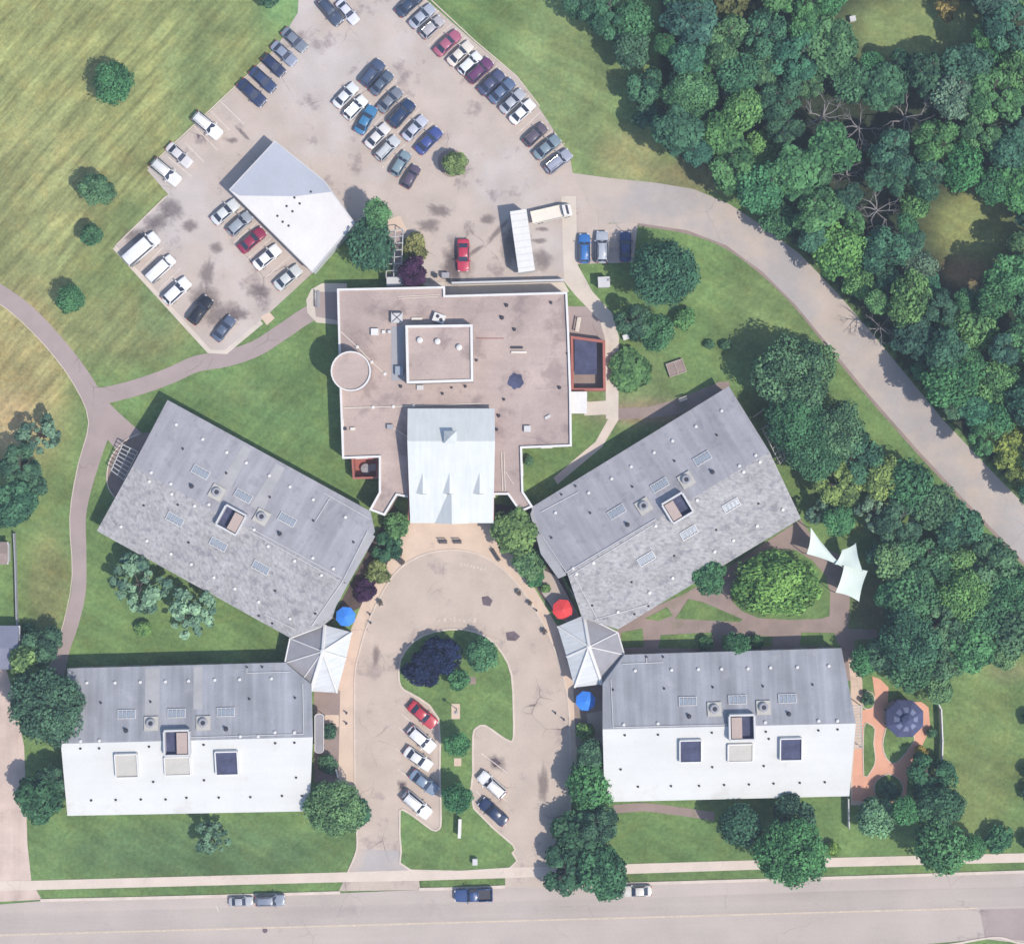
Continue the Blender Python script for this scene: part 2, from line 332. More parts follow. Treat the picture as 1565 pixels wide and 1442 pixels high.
def sheet(name, pts, z, mat, smooth=0):
    if smooth: pts = catmull(pts, smooth)
    p = ccw([(P(x, y).x, P(x, y).y) for x, y in pts]); mb = MB()
    mb.add([(x, y, z) for x, y in p], [tuple(range(len(p)))])
    return tag(mb.build(name, mat), kind='structure')
def lawn(pts, z=0.07, smooth=0):
    if smooth: pts = catmull(pts, smooth)
    p = ccw([(P(x, y).x, P(x, y).y) for x, y in pts]); mb = MB(); mb.prism(p, 0, z)
    me = mb.mesh('lawn', M['grass']); paint_grass(me)
    return tag(link('lawn', me), kind='structure')
kerbs = MB()
def kerb(pts, closed=False, w=0.20, h=0.13, n=3):
    c = catmull(pts, n, closed) if n else pts
    q = [P(*p).xy for p in c]; m = len(q); L = []; R = []
    for i in range(m):
        a = q[(i - 1) % m] if (closed or i > 0) else q[i]; b = q[(i + 1) % m] if (closed or i < m - 1) else q[i]
        d = (b - a).normalized(); nn = Vector((-d.y, d.x)) * w / 2; L.append(q[i] + nn); R.append(q[i] - nn)
    vs_ = [(p.x, p.y, 0) for p in L] + [(p.x, p.y, h) for p in L] + [(p.x, p.y, h) for p in R] + [(p.x, p.y, 0) for p in R]
    fs = []
    for i in range(m if closed else m - 1):
        j = (i + 1) % m
        for a in range(3): fs.append((a * m + i, a * m + j, (a + 1) * m + j, (a + 1) * m + i))
    kerbs.add(vs_, fs)

# main road, verges and pavements
sheet('road', [(-400, 1390), (-60, 1386), (65, 1376), (520, 1364), (640, 1359), (770, 1353), (960, 1351), (1270, 1338), (1565, 1331), (2000, 1320), (2000, 1480), (1565, 1441), (1503, 1434), (1300, 1452), (800, 1468), (-400, 1500)], 0.030, M['road'])
sheet('road_lane', [(-400, 1412), (0, 1394), (520, 1383), (960, 1372), (1270, 1361), (1565, 1354), (2000, 1343), (2000, 1372), (1494, 1385.5), (700, 1407), (0, 1426), (-400, 1438)], 0.033, M['lane'])
sheet('manhole_cover', [(405 + 4 * math.cos(t), 1421 + 4 * math.sin(t)) for t in np.linspace(0, 6.283, 17)[:-1]], 0.037, M['dstain'])
sheet('road_entry', [(1497, 1389), (1700, 1383), (1700, 1437), (1565, 1437), (1505, 1431)], 0.036, M['path'])
WN = [(-60, 1346), (48, 1345), (530, 1332), (625, 1329), (780, 1325), (945, 1320), (1273, 1310), (1565, 1303), (2000, 1293)]
WS = [(2000, 1306), (1565, 1317), (1276, 1324), (945, 1335), (770, 1341), (640, 1345), (530, 1347), (60, 1359), (-60, 1362)]
sheet('sidewalk', WN + WS, 0.050, M['walk'])
for a, b in (((62, 1375), (520, 1363)), ((640, 1358), (772, 1354)), ((850, 1353), (1600, 1330))):
    kerb([a, ((a[0] + b[0]) / 2, (a[1] + b[1]) / 2 + 0.6), b], w=0.45, h=0.14)
kerb([(1180, 1462), (1300, 1456), (1440, 1444), (1500, 1434), (1530, 1432), (1560, 1441), (1600, 1444)], w=0.3)
mk = MB()
def stripe(mb, a, b, w, z):
    a = P(*a); b = P(*b); d = (b - a); mb.box(((a.x + b.x) / 2, (a.y + b.y) / 2, z), (d.length, w, 0.004), math.atan2(d.y, d.x))
yl = MB(); stripe(yl, (-100, 1431), (1494, 1387), 0.20, 0.036); tag(yl.build('centre_line', M['yline']), kind='structure')
for a, b in (((297, 193), (333, 230)), ((282, 217), (312, 248)), ((337, 155), (373, 190)), ((257, 240), (293, 270)), ((322, 170), (352, 200)),
             ((613, 1090), (640, 1113)), ((610, 1112), (650, 1143)), ((605, 1143), (655, 1180)), ((608, 1175), (660, 1215)), ((612, 1210), (660, 1246)), ((735, 1150), (775, 1180)), ((728, 1190), (775, 1224)), ((728, 1208), (775, 1262)),
             ((330, 1382), (334, 1392))):
    stripe(mk, a, b, 0.13, 0.052)
fm = MB()
for k in range(9): stripe(fm, (663 + k * 7.5, 946 + abs(k - 4) * 0.35), (667.5 + k * 7.5, 946 + abs(k - 4) * 0.35), 0.42 if k % 2 else 0.7, 0.052)   # worn lettering in the loop
for k in range(8): stripe(fm, (703 + k * 5.2, 861 + k * 1.1), (706 + k * 5.2, 861.6 + k * 1.1), 0.38 if k % 2 else 0.6, 0.052)
tag(fm.build('road_lettering', M['faint']), kind='structure')
tag(mk.build('road_marking', M['line']), kind='structure')

# driveway loop
sheet('plaza', [(514, 1195), (514, 1060), (526, 1010), (537, 960), (556, 915), (583, 880), (603, 838), (625, 796), (757, 796), (775, 830), (800, 870), (833, 925), (852, 957), (868, 1005), (878, 1050), (882, 1130), (880, 1200), (868, 1240), (543, 1240)], 0.022, M['plaza'])
U_W = [(543, 1240), (542, 1150), (542, 1040), (548, 1000), (565, 945), (600, 880), (640, 850), (690, 840), (740, 850), (785, 885), (820, 935), (845, 985), (862, 1040), (870, 1090), (873, 1200)]
uw = catmull(U_W, 4, False)
sheet('driveway', [(518, 1361), (532, 1332), (543, 1305), (546, 1290)] + uw + [(868, 1290), (860, 1320), (850, 1356), (772, 1355), (772, 1336), (640, 1340), (642, 1359)], 0.034, M['drive'])
kerb(U_W, w=0.22, h=0.12); kerb([(543, 1240), (546, 1285), (543, 1305), (531, 1333)], w=0.22); kerb([(873, 1200), (869, 1285), (858, 1320)], w=0.22)
ISL = [(610, 1040), (612, 1007), (633, 979), (664, 965), (707, 961), (744, 973), (768, 998), (782, 1031), (785, 1087), (785, 1126), (779, 1132), (762, 1122), (741, 1108), (728, 1112), (723, 1125), (723, 1180), (724, 1234),
       (784, 1290), (783, 1302), (779, 1326), (628, 1329), (613, 1300), (611, 1248), (615, 1236), (640, 1252), (660, 1267), (671, 1266), (674, 1250), (672, 1180), (670, 1097), (640, 1066), (618, 1054)]
lawn(catmull(ISL, 2), 0.09); kerb(ISL, True, 0.28, 0.14, 2)
sheet('slab', [(690, 1075), (703, 1075), (703, 1098), (690, 1098)], 0.10, M['plaza'])
sheet('slab', [(716, 1034), (727, 1034), (727, 1045), (716, 1045)], 0.10, M['brown'])
sheet('slab', [(694, 1158), (705, 1158), (705, 1170), (694, 1170)], 0.10, M['plaza'])
for q in ([(736, 912), (746, 910), (753, 917), (749, 926), (738, 924)], [(773, 966), (786, 964), (795, 972), (788, 979), (775, 978)], [(612, 1196), (618, 1196), (617, 1205), (611, 1204)], [(748, 1160), (758, 1158), (766, 1166), (756, 1172)], [(300, 205), (306, 207), (303, 214)]):
    sheet('drain_patch', q, 0.042, M['dstain'])
sheet('driveway_apron', [(548, 1297), (608, 1299), (627, 1329), (533, 1332)], 0.042, M['access'])

blots = MB(); fade = []
def blot(px, py, rx, ry, rot=0.0, z=0.047):
    n = 20; g = random.Random(int(px * 3 + py)); c, s = math.cos(rot), math.sin(rot); v = [P(px, py)]; z += len(fade) * 1e-5
    for i in range(n): t = 2 * math.pi * i / n; k = g.uniform(.8, 1.2); a, b = rx * k * math.cos(t), ry * k * math.sin(t); v.append(P(px + a * c - b * s, py + a * s + b * c))
    blots.add([(p.x, p.y, z) for p in v], [(0, i + 1, (i + 1) % n + 1)[::-1] for i in range(n)]); fade.extend([1.0] + [0.0] * n)
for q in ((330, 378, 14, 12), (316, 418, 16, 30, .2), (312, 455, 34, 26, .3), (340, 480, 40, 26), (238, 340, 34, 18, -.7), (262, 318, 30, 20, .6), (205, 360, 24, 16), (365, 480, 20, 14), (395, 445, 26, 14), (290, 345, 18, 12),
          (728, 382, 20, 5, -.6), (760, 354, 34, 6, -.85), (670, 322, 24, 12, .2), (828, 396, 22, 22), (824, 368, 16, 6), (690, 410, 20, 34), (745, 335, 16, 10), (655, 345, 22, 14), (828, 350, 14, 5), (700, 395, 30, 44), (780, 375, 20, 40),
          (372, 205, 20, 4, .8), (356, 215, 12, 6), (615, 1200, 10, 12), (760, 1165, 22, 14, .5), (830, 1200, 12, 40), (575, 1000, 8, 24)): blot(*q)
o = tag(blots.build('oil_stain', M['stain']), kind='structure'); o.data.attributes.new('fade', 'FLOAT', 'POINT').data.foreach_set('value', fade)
# west side: gravel lane, paths, parking lots
sheet('gravel_lane', [(-300, 1005), (5, 1005), (20, 1060), (37, 1140), (42, 1290), (48, 1346), (64, 1374), (-300, 1392)], 0.020, M['gravel'])
pa = ribbon([(-40, 425), (0, 449), (40, 478), (80, 520), (112, 560), (138, 602), (152, 645), (141, 690), (127, 740), (119, 790), (121, 850), (120, 905), (108, 955), (95, 990), (86, 1030)], [26, 27, 27, 28, 30, 34, 30, 25, 22, 22, 24, 26])
sheet('path', pa, 0.020, M['path']); 
sheet('path', ribbon([(142, 606), (170, 602), (215, 590), (262, 573), (300, 556), (345, 548), (390, 533), (430, 508), (462, 486), (490, 470)], 25), 0.024, M['path'])
sheet('path', [(150, 590), (168, 617), (192, 640), (220, 664), (212, 682), (180, 690), (155, 660), (140, 620)], 0.028, M['path'])
for q in (pa[:len(pa) // 2], ): kerb(q[::6], w=0.10, h=0.03)
sheet('patio', [(232, 663), (213, 664), (190, 675), (172, 697), (165, 722), (167, 745), (176, 760), (200, 765), (250, 700)], 0.032, M['brown'], 3); kerb([(213, 663), (190, 674), (171, 697), (164, 722), (166, 745), (176, 760)], w=0.18, h=0.2)
sheet('patio', [(530, 433), (492, 433), (476, 442), (468, 458), (470, 478), (484, 493), (530, 497)], 0.040, M['conc']); sheet('patio', [(520, 446), (486, 446), (480, 462), (483, 484), (520, 490)], 0.046, M['path'])
sheet('parking_lot', [(640, -90), (652, 0), (722, 62), (790, 118), (822, 162), (870, 235), (876, 268), (930, 272), (930, 342), (975, 340), (968, 401), (868, 404), (868, 428), (640, 432), (612, 345), (543, 340), (478, 417), (400, 489), (338, 539), (320, 535), (175, 376), (257, 297), (225, 260), (418, 80), (455, 20), (462, -90)], 0.030, M['lot'])
sheet('lot_edge', ribbon([(400, 492), (345, 538), (320, 537), (175, 378)], 7, 1), 0.035, M['conc']); sheet('path', [(398, 484), (412, 477), (420, 486), (408, 497)], 0.036, M['plaza'])
for q in ([(226, 257), (418, 78)], [(254, 300), (178, 374)], [(178, 380), (320, 536)], [(648, -10), (725, 62), (790, 117), (825, 163)]):
    kerb(q, n=0, w=0.16, h=0.1)
sheet('planting_bed', [(672, 236), (692, 228), (708, 238), (712, 256), (700, 268), (684, 270), (670, 256)], 0.034, M['brown'], 3)
sheet('access_road', [(872, 264), (930, 272), (1000, 279), (1060, 289), (1115, 312), (1165, 345), (1222, 388), (1280, 448), (1345, 524), (1440, 640), (1530, 735), (1640, 845), (1900, 1120),
                      (1860, 1160), (1600, 895), (1562, 855), (1480, 770), (1405, 690), (1330, 605), (1266, 527), (1215, 465), (1165, 415), (1110, 375), (1050, 352), (975, 341), (920, 341)], 0.038, M['access'])
sheet('road_edge', ribbon([(975, 343), (1050, 355), (1110, 378), (1165, 418), (1215, 467), (1266, 530), (1330, 608), (1405, 693), (1480, 773), (1562, 858), (1700, 1000)], 5), 0.026, M['brown'])
sheet('apron', [(858, 300), (880, 300), (883, 405), (905, 445), (935, 478), (946, 515), (945, 640), (926, 640), (925, 520), (917, 490), (880, 452), (862, 430)], 0.044, M['conc'])
sheet('path', [(932, 636), (946, 640), (920, 683), (885, 712), (852, 740), (846, 730), (880, 700), (910, 675)], 0.026, M['walk'])
sheet('path', [(893, 614), (930, 612), (930, 633), (893, 635)], 0.048, M['conc'])
sheet('path', [(590, 335), (612, 330), (622, 352), (596, 356)], 0.048, M['plaza'])
sheet('patio', [(592, 352), (618, 352), (612, 440), (590, 440)], 0.040, M['path'])
sheet('loading_strip', [(640, 432), (860, 428), (870, 446), (680, 452)], 0.046, M['conc'])
sheet('patio', [(866, 468), (905, 468), (927, 478), (926, 520), (866, 520)], 0.034, M['path'])
sheet('worn_path', [(930, 624), (990, 622), (1060, 600), (1100, 583), (1115, 590), (1040, 632), (960, 640), (930, 640)], 0.016, M['brown'], 2)

# courtyards by the pavilions
sheet('courtyard', [(480, 1050), (520, 1055), (517, 1195), (480, 1195)], 0.028, M['brown']); sheet('path', [(497, 1092), (518, 1092), (518, 1110), (497, 1110)], 0.040, M['plaza'])
sheet('planting_bed', [(630, 800), (608, 842), (585, 884), (556, 925), (505, 950), (600, 770)], 0.018, M['mulch'])
sheet('planting_bed', [(757, 770), (757, 800), (800, 865), (830, 915), (850, 940), (880, 930), (812, 775)], 0.018, M['mulch'])
sheet('path', [(830, 870), (850, 880), (885, 940), (885, 960), (855, 945), (828, 905)], 0.030, M['access'])
sheet('courtyard', [(876, 1046), (925, 1046), (925, 1140), (880, 1140)], 0.028, M['brown'])
sheet('path', [(896, 1090), (922, 1085), (922, 1140), (902, 1140)], 0.036, M['access'])
# eastern courtyard with brown paths
sheet('courtyard_path', [(945, 955), (990, 932), (1050, 905), (1110, 868), (1224, 793), (1238, 815), (1262, 838), (1290, 850), (1300, 880), (1297, 960), (1340, 962), (1340, 974), (1305, 978), (1308, 1005), (1303, 1040), (1290, 1040), (1284, 985), (1100, 998), (950, 1000), (940, 975)], 0.020, M['brown'])
lawn([(1032, 945), (1052, 915), (1075, 920), (1135, 946), (1130, 950)], 0.06); lawn([(1010, 970), (1090, 966), (1084, 990), (1006, 990)], 0.06); lawn([(950, 966), (982, 960), (984, 988), (948, 990)], 0.06)
lawn([(1103, 970), (1180, 972), (1180, 988), (1103, 990)], 0.06); lawn([(1225, 966), (1275, 967), (1281, 985), (1222, 986)], 0.06); lawn([(1120, 893), (1160, 850), (1215, 840), (1262, 880), (1268, 930), (1255, 945), (1160, 944), (1120, 920)], 0.06, 2)
lawn([(985, 945), (1020, 927), (1028, 940), (1008, 948)], 0.06)
sheet('path', ribbon([(938, 1236), (985, 1233), (1030, 1238), (1092, 1247)], 13), 0.022, M['brown'])
sheet('sidewalk', [(1296, 1005), (1308, 1003), (1318, 1040), (1320, 1230), (1300, 1230), (1300, 1040)], 0.026, M['plaza'])
sheet('garden_path', [(1333, 1033), (1345, 1037), (1358, 1050), (1357, 1072), (1408, 1072), (1419, 1080), (1422, 1112), (1408, 1142), (1392, 1166), (1387, 1190), (1384, 1225), (1330, 1226), (1303, 1222), (1303, 1184), (1306, 1145), (1316, 1142), (1318, 1085), (1335, 1078), (1337, 1062)], 0.034, M['pink'])
for q in ([(1320, 1110), (1329, 1106), (1337, 1114), (1335, 1135), (1338, 1160), (1332, 1176), (1320, 1185)], [(1360, 1108), (1397, 1124), (1391, 1140), (1377, 1158), (1365, 1166), (1354, 1157), (1349, 1138), (1352, 1120)], [(1340, 1192), (1357, 1182), (1374, 1190), (1380, 1206), (1372, 1222), (1345, 1222), (1336, 1208)], [(1319, 1058), (1333, 1058), (1337, 1072), (1331, 1082), (1319, 1080)]):
    lawn(q, 0.08, 2); kerb(q, True, 0.14, 0.12, 2)
tag(kerbs.build('kerb', M['kerb']), kind='structure')
# thin summer air between the camera and the ground
mb = MB(); mb.box((0, 0, (H + 4) / 2 - 0.5), (8100, 8100, H + 5)); hz = bpy.data.materials.new('haze'); hz.use_nodes = True; nd = hz.node_tree.nodes; nd.remove(nd['Principled BSDF'])
pv = nd.new('ShaderNodeVolumePrincipled'); pv.inputs['Color'].default_value = (0.70, 0.82, 1.0, 1); pv.inputs['Density'].default_value = 0.00027; pv.inputs['Anisotropy'].default_value = 0.0
hz.node_tree.links.new(pv.outputs[0], nd['Material Output'].inputs['Volume']); tag(mb.build('haze', hz), kind='stuff')
# ---------------------------------------------------------------- buildings
def wall_windows(parent, a, b, zc, w=1.6, h=1.2, gap=3.4, out=1):
    """windows along the wall from a to b (world xy); the outside is to the right of a->b"""
    d = Vector((b[0] - a[0], b[1] - a[1])); L = d.length
    if L < 3: return
    d.normalize(); nrm = Vector((d.y, -d.x)); n = int((L - 1) / gap)
    for i in range(n):
        t = (i + 0.5) * L / n; c = Vector((a[0], a[1])) + d * t + nrm * 0.03; rz = math.atan2(d.y, d.x)
        f = link('window', WIN_F, parent, (c.x, c.y, zc), (0, 0, rz), (w, 1, h)); link('pane', WIN_P, f)
mb = MB()
for c, s_ in (((0, 0, 0.46), (1, 0.10, 0.08)), ((0, 0, -0.46), (1, 0.12, 0.08)), ((-0.47, 0, 0), (0.06, 0.10, 0.84)), ((0.47, 0, 0), (0.06, 0.10, 0.84)), ((0, 0, 0), (0.04, 0.09, 0.84))): mb.box(c, s_)
WIN_F = mb.mesh('window', M['white']); mb = MB(); mb.box((0, 0, 0), (0.92, 0.04, 0.9)); WIN_P = mb.mesh('pane', M['glass'])
def shared(name, fn, mats, smooth=False):
    mb = MB(); fn(mb); return mb.mesh(name, mats, smooth)
def _vent(mb): mb.lathe([(0.20, 0), (0.20, 0.16), (0.30, 0.20), (0.30, 0.27), (0.10, 0.33)], n=8)
def _pipe(mb): mb.lathe([(0.20, 0), (0.17, 0.10), (0.11, 0.14), (0.11, 0.34)], n=7)
def _fan(mb):
    mb.box((0, 0, 0.14), (2.1, 2.1, 0.28)); mb.lathe([(0.62, 0.28), (0.72, 0.55), (0.72, 0.68), (0.60, 0.74)], n=14, mi=1); mb.lathe([(0.36, 0.74), (0.34, 0.77)], n=10, mi=2)
VENT_W = shared('roof_vent', _vent, M['white']); VENT_D = shared('vent_pipe', _pipe, M['dark']); FAN = shared('exhaust_fan', _fan, [M['beige'], M['grey'], M['dark']])
def _sky_f(mb):
    for y in (-0.62, 0.62): mb.box((0, y, 0.11), (2.7, 0.12, 0.22))
    for x in (-1.29, 1.29): mb.box((x, 0, 0.11), (0.12, 1.12, 0.22))
    for x in (-0.65, 0, 0.65): mb.box((x, 0, 0.10), (0.09, 1.12, 0.20))
SKY_F = shared('skylight', _sky_f, M['lgrey'])
def _sky_p(mb):
    for x in (-0.97, -0.325, 0.325, 0.97): mb.box((x, 0, 0.10), (0.53, 1.08, 0.10), top=0.85)
SKY_P = shared('pane', _sky_p, M['skyl'])

def wing(name, label, ridge, slopes, ze, zr, mats, walls_px):
    """gable-roofed wing; ridge = two photo points, slopes = two outlines (photo points)"""
    r0, r1 = P(*ridge[0], zr), P(*ridge[1], zr); d = (r1 - r0); d.z = 0; L = d.length; d.normalize(); nr = Vector((-d.y, d.x, 0))
    c = (r0 + r1) / 2; root = thing(name, label, 'building', (c.x, c.y, 0)); MI = Matrix.Translation(-Vector((c.x, c.y, 0)))
    half = max(abs((P(*p, ze) - r0).dot(nr)) for s_ in slopes for p in s_); sl = (zr - ze) / half
    def on(px, py):
        z = ze
        for _ in range(4):
            p = P(px, py, z); z = zr - sl * abs((p - r0).dot(nr))
        return Vector((p.x, p.y, z))
    def rz_at(p): return zr - sl * abs((Vector((p[0], p[1], 0)) - Vector((r0.x, r0.y, 0))).dot(nr))
    for k, s_ in enumerate(slopes):
        pts = [on(*p) for p in s_]
        if area([(p.x, p.y) for p in pts]) < 0: pts.reverse()
        n = len(pts); mb = MB(); mb.add(pts, [tuple(range(n))]); mb.add(pts + [p - Vector((0, 0, 0.22)) for p in pts], [(i, n + i, n + (i + 1) % n, (i + 1) % n) for i in range(n)] + [tuple(range(2 * n - 1, n - 1, -1))], 1)
        mb.v = [tuple(MI @ Vector(v)) for v in mb.v]
        me = mb.mesh('roof_slope', [mats[k], M['lgrey']]); uv = me.uv_layers.new(name='UV')
        for lp in me.loops:
            v = me.vertices[lp.vertex_index].co + Vector((c.x, c.y, 0)) - r0; uv.data[lp.index].uv = (v.dot(d) + 40 * k, v.dot(nr) + 17 * k)
        link('roof_slope', me, root)
    # walls
    wp = ccw([tuple(on(*p).xy) for p in walls_px]); cen = Vector((sum(p[0] for p in wp) / len(wp), sum(p[1] for p in wp) / len(wp)))
    wp = [tuple(Vector(p) + (cen - Vector(p)).normalized() * 0.55) for p in wp]; out = []
    for i, p in enumerate(wp):
        q = wp[(i + 1) % len(wp)]; out.append(p); a = (Vector((*p, 0)) - r0).dot(nr); b = (Vector((*q, 0)) - r0).dot(nr)
        if a * b < 0 and abs(a) > 0.5 and abs(b) > 0.5: t = a / (a - b); out.append((p[0] + (q[0] - p[0]) * t, p[1] + (q[1] - p[1]) * t))
    n = len(out); mb = MB(); mb.add([(x, y, 0) for x, y in out] + [(x, y, rz_at((x, y)) - 0.20) for x, y in out], [(i, (i + 1) % n, n + (i + 1) % n, n + i) for i in range(n)])
    mb.v = [tuple(MI @ Vector(v)) for v in mb.v]; mb.build('wall', M['wall'], root)
    for i in range(n): wall_windows(root, (out[i][0] - c.x, out[i][1] - c.y), (out[(i + 1) % n][0] - c.x, out[(i + 1) % n][1] - c.y), 1.7)
    ang = math.atan2(d.y, d.x)
    def frame(px, py, up=0.0):
        p = on(px, py); side = 1 if (p - r0).dot(nr) > 0 else -1
        nz = (nr * side * sl + Vector((0, 0, 1))).normalized(); y = nz.cross(d).normalized()
        m = Matrix((d, y, nz)).transposed().to_4x4(); m.translation = p - Vector((c.x, c.y, 0)) + nz * up; return m
    def put(nm, me, px, py, up=0.0, sc=1.0):
        o = link(nm, me, root); m = frame(px, py, up); o.matrix_local = m @ Matrix.Diagonal((sc, sc, sc, 1)); return o
    def quad(nm, mat, pts, up):
        mb = MB(); q = [on(*p) - Vector((c.x, c.y, 0)) + Vector((0, 0, up)) for p in pts]; mb.add(q if area([(p.x, p.y) for p in q]) > 0 else q[::-1], [tuple(range(len(q)))]); mb.build(nm, mat, root)
    def pipe(pts, r=0.07, nm='conduit', mat='lgrey'):
        q = [on(*p) - Vector((c.x, c.y, -0.10)) for p in pts]; mb = MB()
        for a, b in zip(q[:-1], q[1:]): mb.tube(a, b, r, n=5)
        mb.build(nm, M[mat], root)
    def well(px, py, w, dpt, hgt, split=0.5, flip=False):
        """open-topped equipment enclosure astride the ridge"""
        p = P(px, py, zr + hgt - 0.2) - Vector((c.x, c.y, 0)); R = Matrix.Translation((p.x, p.y, 0)) @ Matrix.Rotation(ang, 4, 'Z')
        mb = MB(); z0, z1 = zr - 1.2, zr + hgt; t = 0.28
        for cx, cy, sx, sy in ((0, dpt / 2, w, t), (0, -dpt / 2, w, t), (-w / 2, 0, t, dpt - t), (w / 2, 0, t, dpt - t)): mb.box((cx, cy, (z0 + z1) / 2), (sx, sy, z1 - z0), M=R)
        e = mb.build('equipment_well', M['lgrey'], root); mb = MB(); mb.box((0, 0, zr + 0.06), (w - t, dpt - t, 0.1), M=R); mb.build('well_floor', M['navyrec'], e)
        mb = MB(); s_ = -1 if flip else 1; mb.box((s_ * w * 0.22, 0, zr + hgt * 0.3), (w * 0.42, dpt - t - 0.3, hgt * 0.9 + 0.7), M=R); mb.build('air_unit', M['tan'], e)
    return root, put, quad, pipe, well, on

def zp(ox, oy, k, pts): return [(ox + x / k, oy + y / k) for x, y in pts]
ZE, ZR = 4.1, 6.3
def fit_out(w, vents_w, vents_d, skyl, fans, big):
    root, put, quad, pipe, well, on = w
    for p in vents_w: put('roof_vent', VENT_W, *p, sc=0.82)
    for p in vents_d: put('vent_pipe', VENT_D, *p)
    for p in big: put('vent_pipe', VENT_D, *p, sc=1.9)
    for p in skyl: s_ = put('skylight', SKY_F, *p); link('pane', SKY_P, s_)
    for p in fans: put('exhaust_fan', FAN, *p)
# north-west wing
z2 = lambda pts: zp(100, 580, 3.0096, pts)
RA = (202.5, 712.5); RB = (526, 888)
w1 = wing('gabled_wing', 'grey gable-roofed wing angled towards the curved path and arched pergola', (RA, RB), ([RA, (256, 611), (566, 781), (573, 812), RB], [RB, (507, 945), (492, 957), (443, 974), (148, 811), RA]), ZE, ZR, (M['roofN2'], M['roofS']), [(256, 611), (566, 781), (573, 812), (507, 945), (443, 974), (148, 811)])
fit_out(w1, z2([(510, 208), (632, 275), (742, 335), (832, 383), (938, 442), (1033, 493), (1140, 552), (1288, 633), (395, 428), (387, 467), (485, 480), (490, 525), (660, 575), (595, 580), (868, 690), (933, 765), (1055, 832), (1138, 820), (1232, 870), (1178, 898), (257, 675), (376, 740), (487, 800), (580, 848), (684, 908), (780, 960), (890, 1020), (1034, 1098)]),
        z2([(540, 318), (740, 430), (940, 540), (1140, 648), (1325, 747), (965, 970), (890, 1085), (952, 1120), (1150, 1075), (567, 748), (517, 575), (360, 578)]), z2([(622, 425), (818, 535), (1020, 643), (505, 640), (705, 755), (900, 862)]), z2([(697, 520), (903, 632)]), z2([(580, 490), (985, 708)]))
w1[2]('roof_patch', M['roofP'], z2([(855, 320), (820, 300), (690, 500), (740, 540)]), 0.012); w1[2]('roof_patch', M['roofP'], z2([(1010, 405), (970, 385), (850, 580), (905, 610)]), 0.012)
w1[2]('roof_patch', M['roofP'], z2([(1425, 720), (1390, 700), (1275, 925), (1300, 940)]), 0.012); w1[2]('roof_patch', M['roofP'], z2([(1300, 940), (1250, 925), (1130, 1135), (1215, 1095)]), 0.012)
for q in ([(1390, 695), (1275, 925)], [(1275, 925), (1130, 1135)], [(850, 680), (1275, 912)], [(845, 695), (1260, 925)], [(1190, 520), (1400, 640)], [(1215, 545), (1150, 650)], [(915, 1078), (1060, 1150)]): w1[3](z2(q))
w1[4](*z2([(762, 645)])[0], 3.4, 3.3, 1.1, flip=False)
# north-east wing
z3 = lambda pts: zp(780, 560, 2.795, pts)
RA = (867, 876); RB = (1176, 690)
w2 = wing('gabled_wing', 'grey gable-roofed wing backing on to the trees by the access road', (RA, RB), ([RA, (832, 835), (812, 775), (1114, 590), RB], [RB, (1224, 792), (945, 961), (890, 945), RA]), ZE, ZR, (M['roofN2'], M['roofS']), [(832, 835), (812, 775), (1114, 590), (1224, 792), (945, 961), (890, 945)])
fit_out(w2, z3([(903, 190), (793, 257), (693, 318), (614, 368), (516, 428), (433, 480), (335, 540), (193, 625), (1048, 380), (1065, 407), (978, 425), (995, 450), (797, 570), (620, 680), (355, 838), (282, 885), (268, 862), (1163, 610), (1053, 680), (952, 742), (872, 790), (693, 902), (594, 965), (459, 1047)]),
        z3([(882, 293), (701, 403), (521, 513), (341, 625), (1060, 585), (880, 697), (700, 808), (518, 920), (350, 1020), (278, 510), (218, 546), (590, 1022), (530, 1057), (175, 730)]), z3([(820, 393), (638, 507), (455, 620), (943, 592), (762, 708), (580, 820)]), z3([(752, 485), (570, 597)]), z3([(863, 450), (500, 675)]))
for q in ([(620, 650), (235, 880)], [(625, 665), (250, 895)], [(130, 715), (240, 880)], [(270, 890), (370, 1075)], [(130, 620), (290, 535)], [(360, 1080), (590, 1015)]): w2[3](z3(q))
w2[2]('roof_patch', M['roofP'], z3([(95, 605), (130, 720), (240, 890), (205, 905), (130, 800), (85, 630)]), 0.012)
w2[4](*z3([(714, 604)])[0], 3.5, 3.3, 1.1, flip=True)
# south-west wing
z4 = lambda pts: zp(0, 940, 2.795, pts)
RA = (93, 1136); RB = (478, 1126)
w3 = wing('gabled_wing', 'wing with grey and white roof halves beside the gravel lane', (RA, RB), ([RA, (103, 1021), (436, 1012), (476, 1046), RB], [RB, (473, 1239), (103, 1246), RA]), ZE, ZR, (M['roofN'], M['roofW']), [(103, 1021), (436, 1012), (476, 1046), (473, 1239), (103, 1246)])
fit_out(w3, z4([(372, 288), (492, 288), (600, 285), (707, 283), (806, 280), (918, 276), (1024, 274), (1160, 270), (345, 537), (425, 535), (1175, 500), (1258, 500), (1027, 517), (1103, 517)]),
        z4([(390, 789), (495, 787), (602, 785), (708, 785), (797, 778), (935, 777), (1070, 775), (1205, 770), (1290, 770), (344, 568), (424, 567), (637, 560), (870, 552), (1176, 545), (1258, 543), (655, 710), (872, 703), (1265, 692), (430, 373), (643, 369), (1065, 357), (1260, 352), (1055, 222), (1120, 220)]), z4([(542, 422), (755, 418), (965, 413)]), z4([(647, 462), (870, 460)]), z4([(538, 492), (965, 485)]))
w3[2]('roof_patch', M['roofP'], z4([(622, 225), (682, 223), (680, 430), (618, 432)]), 0.012); w3[2]('roof_patch', M['roofP'], z4([(828, 220), (865, 218), (865, 400), (826, 402)]), 0.012)
